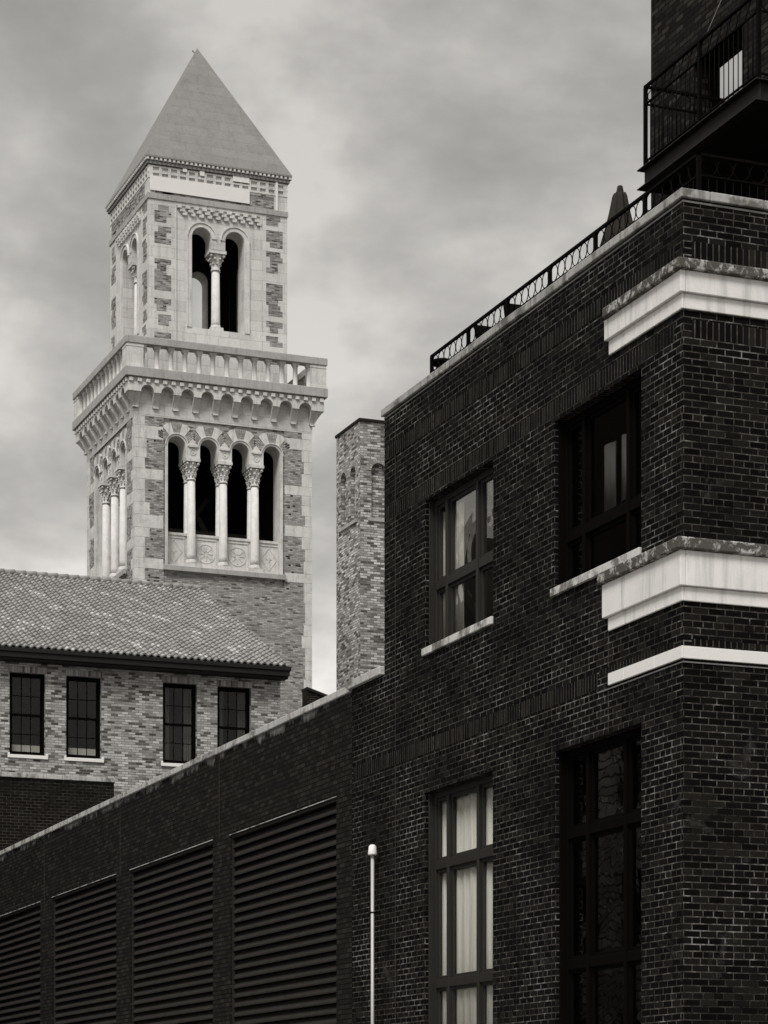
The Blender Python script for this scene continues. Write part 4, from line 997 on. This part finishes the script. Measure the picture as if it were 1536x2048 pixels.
for q in range(4):
    xf = side(BX, BY, H2, q)
    m = MB(xf); pass
    m2 = MB(xf)
    for c in (-UC, UC):
        for k in range(20):
            a0, a1 = 180 * k / 20, 180 * (k + 1) / 20
            for r0, r1, t_ in ((UR_ + 0.02, URO - 0.04, -0.02), (URO - 0.04, URO, 0.02)):
                if c < 0 and False: continue
                pts = [(c + r * math.cos(R(a_)), UP + r * math.sin(R(a_))) for r, a_ in ((r0, a0), (r1, a0), (r1, a1), (r0, a1))]
                m2.plate(pts, [], P3, -t_, 0.06)
    for s_ in (-1, 1): m2.box(s_ * (UC + UR_ + 0.02), s_ * (UC + URO - 0.04), -0.06, -0.02, US, UP); m2.box(s_ * (UC + URO - 0.04), s_ * (UC + URO), -0.06, 0.0, US, UP)
    m2.build('archivolt', 'stone_plain', BT)
    if q > 1: 
        pass
    cx_, cy_, _ = xf(0, -0.42, 0)
    m = MB(); m.lathe([(0.19, 34.98), (0.185, 35.1), (0.165, 37.25)], (cx_, cy_, 0), 18); cm = m.build('column', 'marble', BT)
    m = MB(); m.box(cx_ - 0.26, cx_ + 0.26, cy_ - 0.26, cy_ + 0.26, US + 0.001, 34.86); m.lathe([(0.25, 34.86), (0.25, 34.90), (0.2, 34.94), (0.2, 34.99)], (cx_, cy_, 0), 18); m.build('base', 'stone_plain', cm)
    m = MB(); m.lathe([(0.2, 37.22), (0.2, 37.28), (0.17, 37.3), (0.19, 37.5), (0.30, 37.86)], (cx_, cy_, 0), 18); m.box(cx_ - 0.36, cx_ + 0.36, cy_ - 0.36, cy_ + 0.36, 37.87, UCAP - 0.002)
    for lev, rr, n, sz, of in ((37.50, 0.21, 8, 0.05, 0), (37.68, 0.28, 8, 0.06, 22.5), (37.79, 0.38, 4, 0.07, 45)):
        for k in range(n):
            a_ = R(360 * k / n + of); m.lathe([(0, -sz), (sz * 0.8, -sz * 0.6), (sz, 0), (sz * 0.6, sz * 0.8), (0, sz)], (cx_ + rr * math.cos(a_), cy_ + rr * math.sin(a_), lev), 7)
    m.build('capital', 'stone_plain', cm)
    if q > 1: continue
    # patches of brick in the stone piers
    m = MB(xf); rnd = random.Random(11 + q)
    ztop = lambda yz: 38.82 + (1262 - yz) * 0.00645
    for (s0, s1, rows_) in ((-2.86 + 0.12, -2.03, ((1065, 1125), (1155, 1265), (1290, 1400), (1495, 1695), (1745, 1825), (1845, 1915), (1960, 2060))), (2.06, 2.78, ((1130, 1190), (1220, 1330), (1355, 1495), (1560, 1770), (1805, 1880), (1900, 1965), (2000, 2080)))):
        for (ya, yb) in rows_:
            z1, z0 = ztop(ya), ztop(yb); n = max(2, round((z1 - z0) / 0.21)); st = (z1 - z0) / n
            m = MB(xf)
            for k in range(n):
                l0 = s0 + rnd.choice((0, 0, 0.1, 0.16)) ; l1 = s1 - rnd.choice((0, 0, 0.1, 0.2))
                if ya == 1065: l0 = s0 + 0.33
                m.box(l0, l1, -0.02, 0.004, z0 + st * k, z0 + st * (k + 1) - 0.0001)
            m.build('brick_patch', 'tower_brick_dark', BT)
    m = MB(xf); m.box(-2.7, 2.4, -0.02, 0.004, 39.97, 40.52)
    m.build('brick_band', 'tower_brick_dark', BT)
    # coffered frieze: two rows of square sinkings
    m = MB(xf); n = 15; a = H2 - 0.12; zf0, zf1 = 40.56, 41.06; pt = 2 * a / n
    for zz, hh in ((zf0, 0.06), (zf0 + 0.22, 0.07), (zf1 - 0.04, 0.06)): m.box(-H2 - 0.02 if q == 0 else -H2 + 0.0495, H2 + 0.02 if q == 0 else H2 - 0.0495, -0.0495, 0.02, zz, zz + hh)
    m.box(-H2 if q == 0 else -H2 + 0.0497, -a - 0.062, -0.0493, 0.0175, zf0 + 0.061, zf1 - 0.041); m.box(a + 0.062, H2 if q == 0 else H2 - 0.0497, -0.0493, 0.0175, zf0 + 0.061, zf1 - 0.041)
    for k in range(n + 1):
        s_ = -a + pt * k; bw2 = 0.062
        m.box(s_ - bw2, s_ + bw2, -0.0495, 0.018, zf0 + 0.06, zf0 + 0.22); m.box(s_ - bw2, s_ + bw2, -0.0495, 0.018, zf0 + 0.29, zf1 - 0.04)
    m.build('coffered_frieze', 'stone_plain', BT)
    m = MB(xf); m.box(-H2 - 0.03, H2 + 0.03, 0.0005, 0.045, 39.72, 39.95); m.build('string_course', 'stone_dirty', BT, 0.01)
    m = MB(xf); n = 10; pt = 3.56 / n
    for k in range(n):
        s_ = -1.78 + pt * k
        for j in range(3): 
            x0 = s_ + pt * 0.33 * j
            m.box(x0, x0 + pt * 0.52, -0.05, 0.085 - 0.025 * j, 39.61 - 0.13 * (j + 1), 39.61 - 0.13 * j - 0.0005)
    m.box(-1.799, 1.799, -0.0499, 0.0, 39.60, 39.6205)
    m.build('stepped_corbels', 'stone_plain', BT)
    # cover boards screwed over the damaged frieze (front only)
    if q == 0:
        for (u0, v0, u1, v1) in ((300, 350, 499.5, 379), (366, 328, 374, 343), (400, 333, 409, 351), (466, 349, 499, 362), (551.5, 361, 556, 421)):
            Yp = BY - H2 - 0.055
            xa, za = onY(Yp, u0, v0); xb, _ = onY(Yp, u1, v0); _, zb = onY(Yp, u0, v1)
            m = MB(); m.box(xa, xb, Yp, Yp + 0.0205, zb, za); m.build('cover_board', 'board', BT, 0.004)
# cornice and spire
m = MB(); HE = H2 + 0.16
m.box(BX - H2 - 0.08, BX + H2 + 0.08, BY - H2 - 0.08, BY + H2 + 0.08, ZU1 + 0.001, 41.24); m.box(BX - HE + 0.05, BX + HE - 0.05, BY - HE + 0.05, BY + HE - 0.05, 41.241, 41.36)
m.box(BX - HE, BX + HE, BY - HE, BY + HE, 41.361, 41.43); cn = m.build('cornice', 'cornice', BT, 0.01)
m = MB()
for q in range(4):
    k_ = MB(side(BX, BY, HE, q)); n = 34
    for k in range(n):
        s_ = -HE + 0.09 + (2 * HE - 0.18) * k / (n - 1); k_.box(s_ - 0.045, s_ + 0.045, -0.049, -0.002, 41.255, 41.345)
    merge(m, k_)
m.build('bead_course', 'stone_plain', cn)
m = MB(); ap = (BX, BY, 47.5); b = [(BX - HE, BY - HE, 41.431), (BX + HE, BY - HE, 41.431), (BX + HE, BY + HE, 41.431), (BX - HE, BY + HE, 41.431)]
for i in range(4): m.face([b[i], b[(i + 1) % 4], ap])
m.face(b); m.build('spire', 'spire', BT)
m = MB(); m.tube((BX - 0.10, BY, 47.28), (BX - 0.19, BY, 47.33), 0.014, 6); m.tube((BX - 0.19, BY, 47.31), (BX - 0.19, BY, 47.38), 0.02, 6); m.build('lightning_rod', 'iron', BT)

# ================================================================== penthouse on the roof
PX = 16.0; PYF = onX(PX, 1302, 100)[0]
PH = thing('penthouse', 'dark brick penthouse wall with doorway open to the sky behind the balcony', 'penthouse', (PX, PYF, 11.4))
oF, oN = onX(PX, 1386, 100)[0], onX(PX, 1484, 100)[0]
dtop = onX(PX, 1460, 65)[1]; flr = 14.15
m = MB()
m.plate([(24.9, 11.4), (PYF, 11.4), (PYF, 19.5), (24.9, 19.5)], [rect(oN, oF, flr, dtop)], lambda a, b, t: (PX + t, a, b), 0, 0.41)
m.build('wall', 'pent_brick', PH)
m = MB(); m.box(PX + 0.42, PX + 3.2, oN - 2.2, oF - 0.001, flr - 0.25, flr - 0.02); m.build('terrace_floor', 'roof_dark', PH)
m = MB(); m.box(PX + 0.28, PX + 0.36, oF - 0.03, oF - 0.003, flr, dtop); m.box(PX + 0.05, PX + 0.12, oN + 0.002, oN + 0.05, flr, dtop); m.build('door_frame', 'frame_black', PH)

# ================================================================== balcony
BXO, BYF, BYN = 14.81, 28.56, 25.62
BA = thing('balcony', 'steel balcony with ring and picket railing projecting from the penthouse', 'balcony', (BXO, (BYF + BYN) / 2, 14.0))
zf = 14.10
m = MB(); m.box(BXO + 0.12, PX - 0.002, BYN + 0.1, BYF - 0.1, zf - 0.20, zf - 0.02); m.build('deck', 'roof_dark', BA)
m = MB()                                       # steel channels round the edge
for z0, z1, p0, p1 in ((zf - 0.235, zf - 0.005, 0.03, 0.045), (zf - 0.005, zf + 0.01, -0.05, 0.10), (zf - 0.25, zf - 0.235, -0.05, 0.10)):
    m.box(BXO + p0, BXO + p1, BYN - (0.0 if p0 > 0 else 0.05), BYF + (0.0 if p0 > 0 else 0.06), z0, z1)
    m.box(BXO + p1 + 0.001, PX - 0.003, BYF - p1, BYF - p0, z0 + 0.0005, z1 - 0.0005); m.box(BXO + p1 + 0.001, PX - 0.003, BYN + p0, BYN + p1, z0 + 0.0005, z1 - 0.0005)
m.build('edge_beam', 'steel', BA, 0.003)
def ring_rail(parent, A_, B_, zb, ztop, posts, rings, ringd, pick=True, toprail=0.04, skip_first=False):
    """railing from A to B (plan points): posts, top rail, ring band, lower rails, pickets"""
    TR = 0.03; A_, B_ = Vector((*A_, 0)), Vector((*B_, 0)); d = (B_ - A_); L_ = d.length; d /= L_; n_ = Vector((-d.y, d.x, 0))
    def bar(s0, s1, hw, z0, z1, mbx):
        q = [A_ + d * s + n_ * w for s, w in ((s0, -hw), (s1, -hw), (s1, hw), (s0, hw))]
        mbx.hexa([(p.x, p.y, z0) for p in q], [(p.x, p.y, z1) for p in q])
    m = MB(); bar(-0.02, L_ + 0.02, toprail / 2, ztop - TR, ztop, m); m.build('top_rail', 'iron', parent)
    m = MB(); bar(0, L_, 0.012, ztop - TR - ringd - 0.02, ztop - TR - ringd, m); m.build('middle_rail', 'iron', parent)
    m = MB(); bar(0, L_, 0.012, zb + 0.08, zb + 0.10, m); m.build('bottom_rail', 'iron', parent)
    for i in range(posts + 1):
        if skip_first and i == 0: continue
        s = L_ * i / posts; m = MB(); bar(s - 0.022, s + 0.022, 0.022, zb, ztop - TR, m); m.build('post', 'iron', parent)
    rg = None; pk = MB()
    for i in range(posts):
        s0 = L_ * i / posts + 0.022; s1 = L_ * (i + 1) / posts - 0.022; w_ = (s1 - s0) / rings
        for k in range(rings):
            c = A_ + d * (s0 + w_ * (k + 0.5)); 
            if rg is None:
                m = MB(); m.torus((c.x, c.y, ztop - TR - ringd / 2 - 0.003), (d, Vector((0, 0, 1))), min(ringd, w_) / 2 - 0.004, 0.006, 28, 6); rg = m.build('ring', 'iron', parent); c0 = c
            else: dup(rg, c - c0)
            for f in (0.0, 0.5):
                p = A_ + d * (s0 + w_ * (k + f)); 
                if pick and not (k == 0 and f == 0): pk.tube((p.x, p.y, zb + 0.02), (p.x, p.y, ztop - TR - 0.005 - ringd), 0.007, 6)
    if pick: pk.build('pickets', 'iron', parent)
ring_rail(BA, (BXO + 0.03, BYF - 0.03), (BXO + 0.03, BYN + 0.03), zf + 0.01, zf + 1.08, 2, 6, 0.20)
ring_rail(BA, (BXO + 0.03, BYF - 0.03), (PX - 0.03, BYF - 0.03), zf + 0.01, zf + 1.08, 1, 5, 0.20, skip_first=True)
ring_rail(BA, (BXO + 0.03, BYN + 0.03), (PX - 0.03, BYN + 0.03), zf + 0.01, zf + 1.08, 1, 5, 0.20, skip_first=True)
y0, z0 = onX(PX - 0.35, 1397, 106); y1, z1 = onX(PX - 0.02, 1445, -6)
m = MB(); m.tube((PX - 0.35, y0, z0), (PX - 0.02, y1, z1), 0.004, 6); m.build('stay_cable', 'cable', BA)

# ================================================================== railing of the roof terrace
RX, RY = 13.33, 24.356
RR = thing('terrace_railing', 'long black iron railing with a band of rings along the roof edge', 'railing', (RX, RY, 11.7))
ring_rail(RR, (RX, RY + 6 * 1.285), (RX, RY), 11.7, 12.565, 6, 6, 0.205)
ring_rail(RR, (RX, RY), (RX + 7 * 1.285, RY), 11.7, 12.565, 7, 6, 0.205, skip_first=True)

# ================================================================== parasol and terrace furniture
ux, uy_ = 14.5, onX(14.5, 1240, 400)[0]; utop = onX(14.5, 1240, 372)[1]
UM = thing('patio_umbrella', 'folded grey patio umbrella standing behind the roof railing', 'umbrella', (ux, uy_, 11.7))
m = MB(); m.tube((ux, uy_, 11.74), (ux, uy_, utop - 0.1), 0.02, 10); m.lathe([(0.25, 11.7), (0.25, 11.74), (0.05, 11.8)], (ux, uy_, 0), 16); m.build('pole', 'iron', UM)
m = MB(); m.lathe([(0.052, -0.115), (0.05, -0.09), (0.036, -0.01), (0.03, 0.0), (0.0, 0.004)], (ux, uy_, utop), 14); m.build('finial', 'canvas', UM)
m = MB()
m.lathe([(0.03, -0.085), (0.070, -0.095), (0.088, -0.14), (0.125, -0.35), (0.17, -0.55), (0.235, -0.80), (0.21, -0.84), (0.16, -0.86)], (ux, uy_, utop), 64, True, 0.16, 7)
m.lathe([(0.13, -0.86), (0.16, -0.95), (0.12, -1.25), (0.03, -1.3)], (ux + 0.02, uy_, utop), 48, True, 0.14, 7)
m.build('canopy', 'canvas', UM)
def patio_chair(loc, label):
    t = thing('patio_chair', label, 'chair', loc, 'patio chairs behind the roof railing'); x, y, z = loc
    m = MB(); m.box(x - 0.25, x + 0.25, y - 0.25, y + 0.25, z + 0.42, z + 0.45); m.build('seat', 'iron', t, 0.008)
    m = MB(); m.hexa([(x - 0.24, y + 0.20, z + 0.56), (x + 0.24, y + 0.20, z + 0.56), (x + 0.24, y + 0.225, z + 0.56), (x - 0.24, y + 0.225, z + 0.56)],
                     [(x - 0.26, y + 0.33, z + 0.89), (x + 0.26, y + 0.33, z + 0.89), (x + 0.26, y + 0.355, z + 0.89), (x - 0.26, y + 0.355, z + 0.89)])
    m.build('backrest', 'iron', t, 0.008)
    for sx in (-1, 1):
        for sy in (-1, 1):
            m = MB(); m.tube((x + sx * 0.24, y + sy * 0.23, z), (x + sx * 0.24, y + sy * 0.23, z + (0.44 if sy > 0 else 0.66)), 0.014, 8)
            if sy > 0: m.tube((x + sx * 0.24, y + 0.23, z + 0.43), (x + sx * 0.25, y + 0.345, z + 0.90), 0.014, 8)
            m.build('leg', 'iron', t)
        m = MB(); m.tube((x + sx * 0.24, y - 0.24, z + 0.665), (x + sx * 0.245, y + 0.27, z + 0.665), 0.018, 8); m.build('armrest', 'iron', t)
    return t
y1 = onX(13.64, 1064, 600)[0]; y2 = onX(13.64, 1004, 640)[0]; y3, zt3 = onX(13.62, 884, 722)
patio_chair((13.64, y1, 11.7), 'black metal patio chair nearest the folded umbrella')
patio_chair((13.64, y2, 11.7), 'black metal patio chair behind the middle of the ring railing')
TB = thing('patio_table', 'small dark round patio table behind the far end of the ring railing', 'table', (13.62, y3, 11.7))
m = MB(); m.lathe([(0.15, zt3 - 0.05), (0.165, zt3 - 0.04), (0.165, zt3 - 0.01), (0.15, zt3)], (13.62, y3, 0), 24, False); m.build('tabletop', 'iron', TB)
m = MB(); m.tube((13.62, y3, 11.72), (13.62, y3, zt3 - 0.05), 0.03, 10); m.lathe([(0.13, 11.7), (0.13, 11.72), (0.04, 11.75)], (13.62, y3, 0), 18); m.build('pedestal', 'iron', TB)
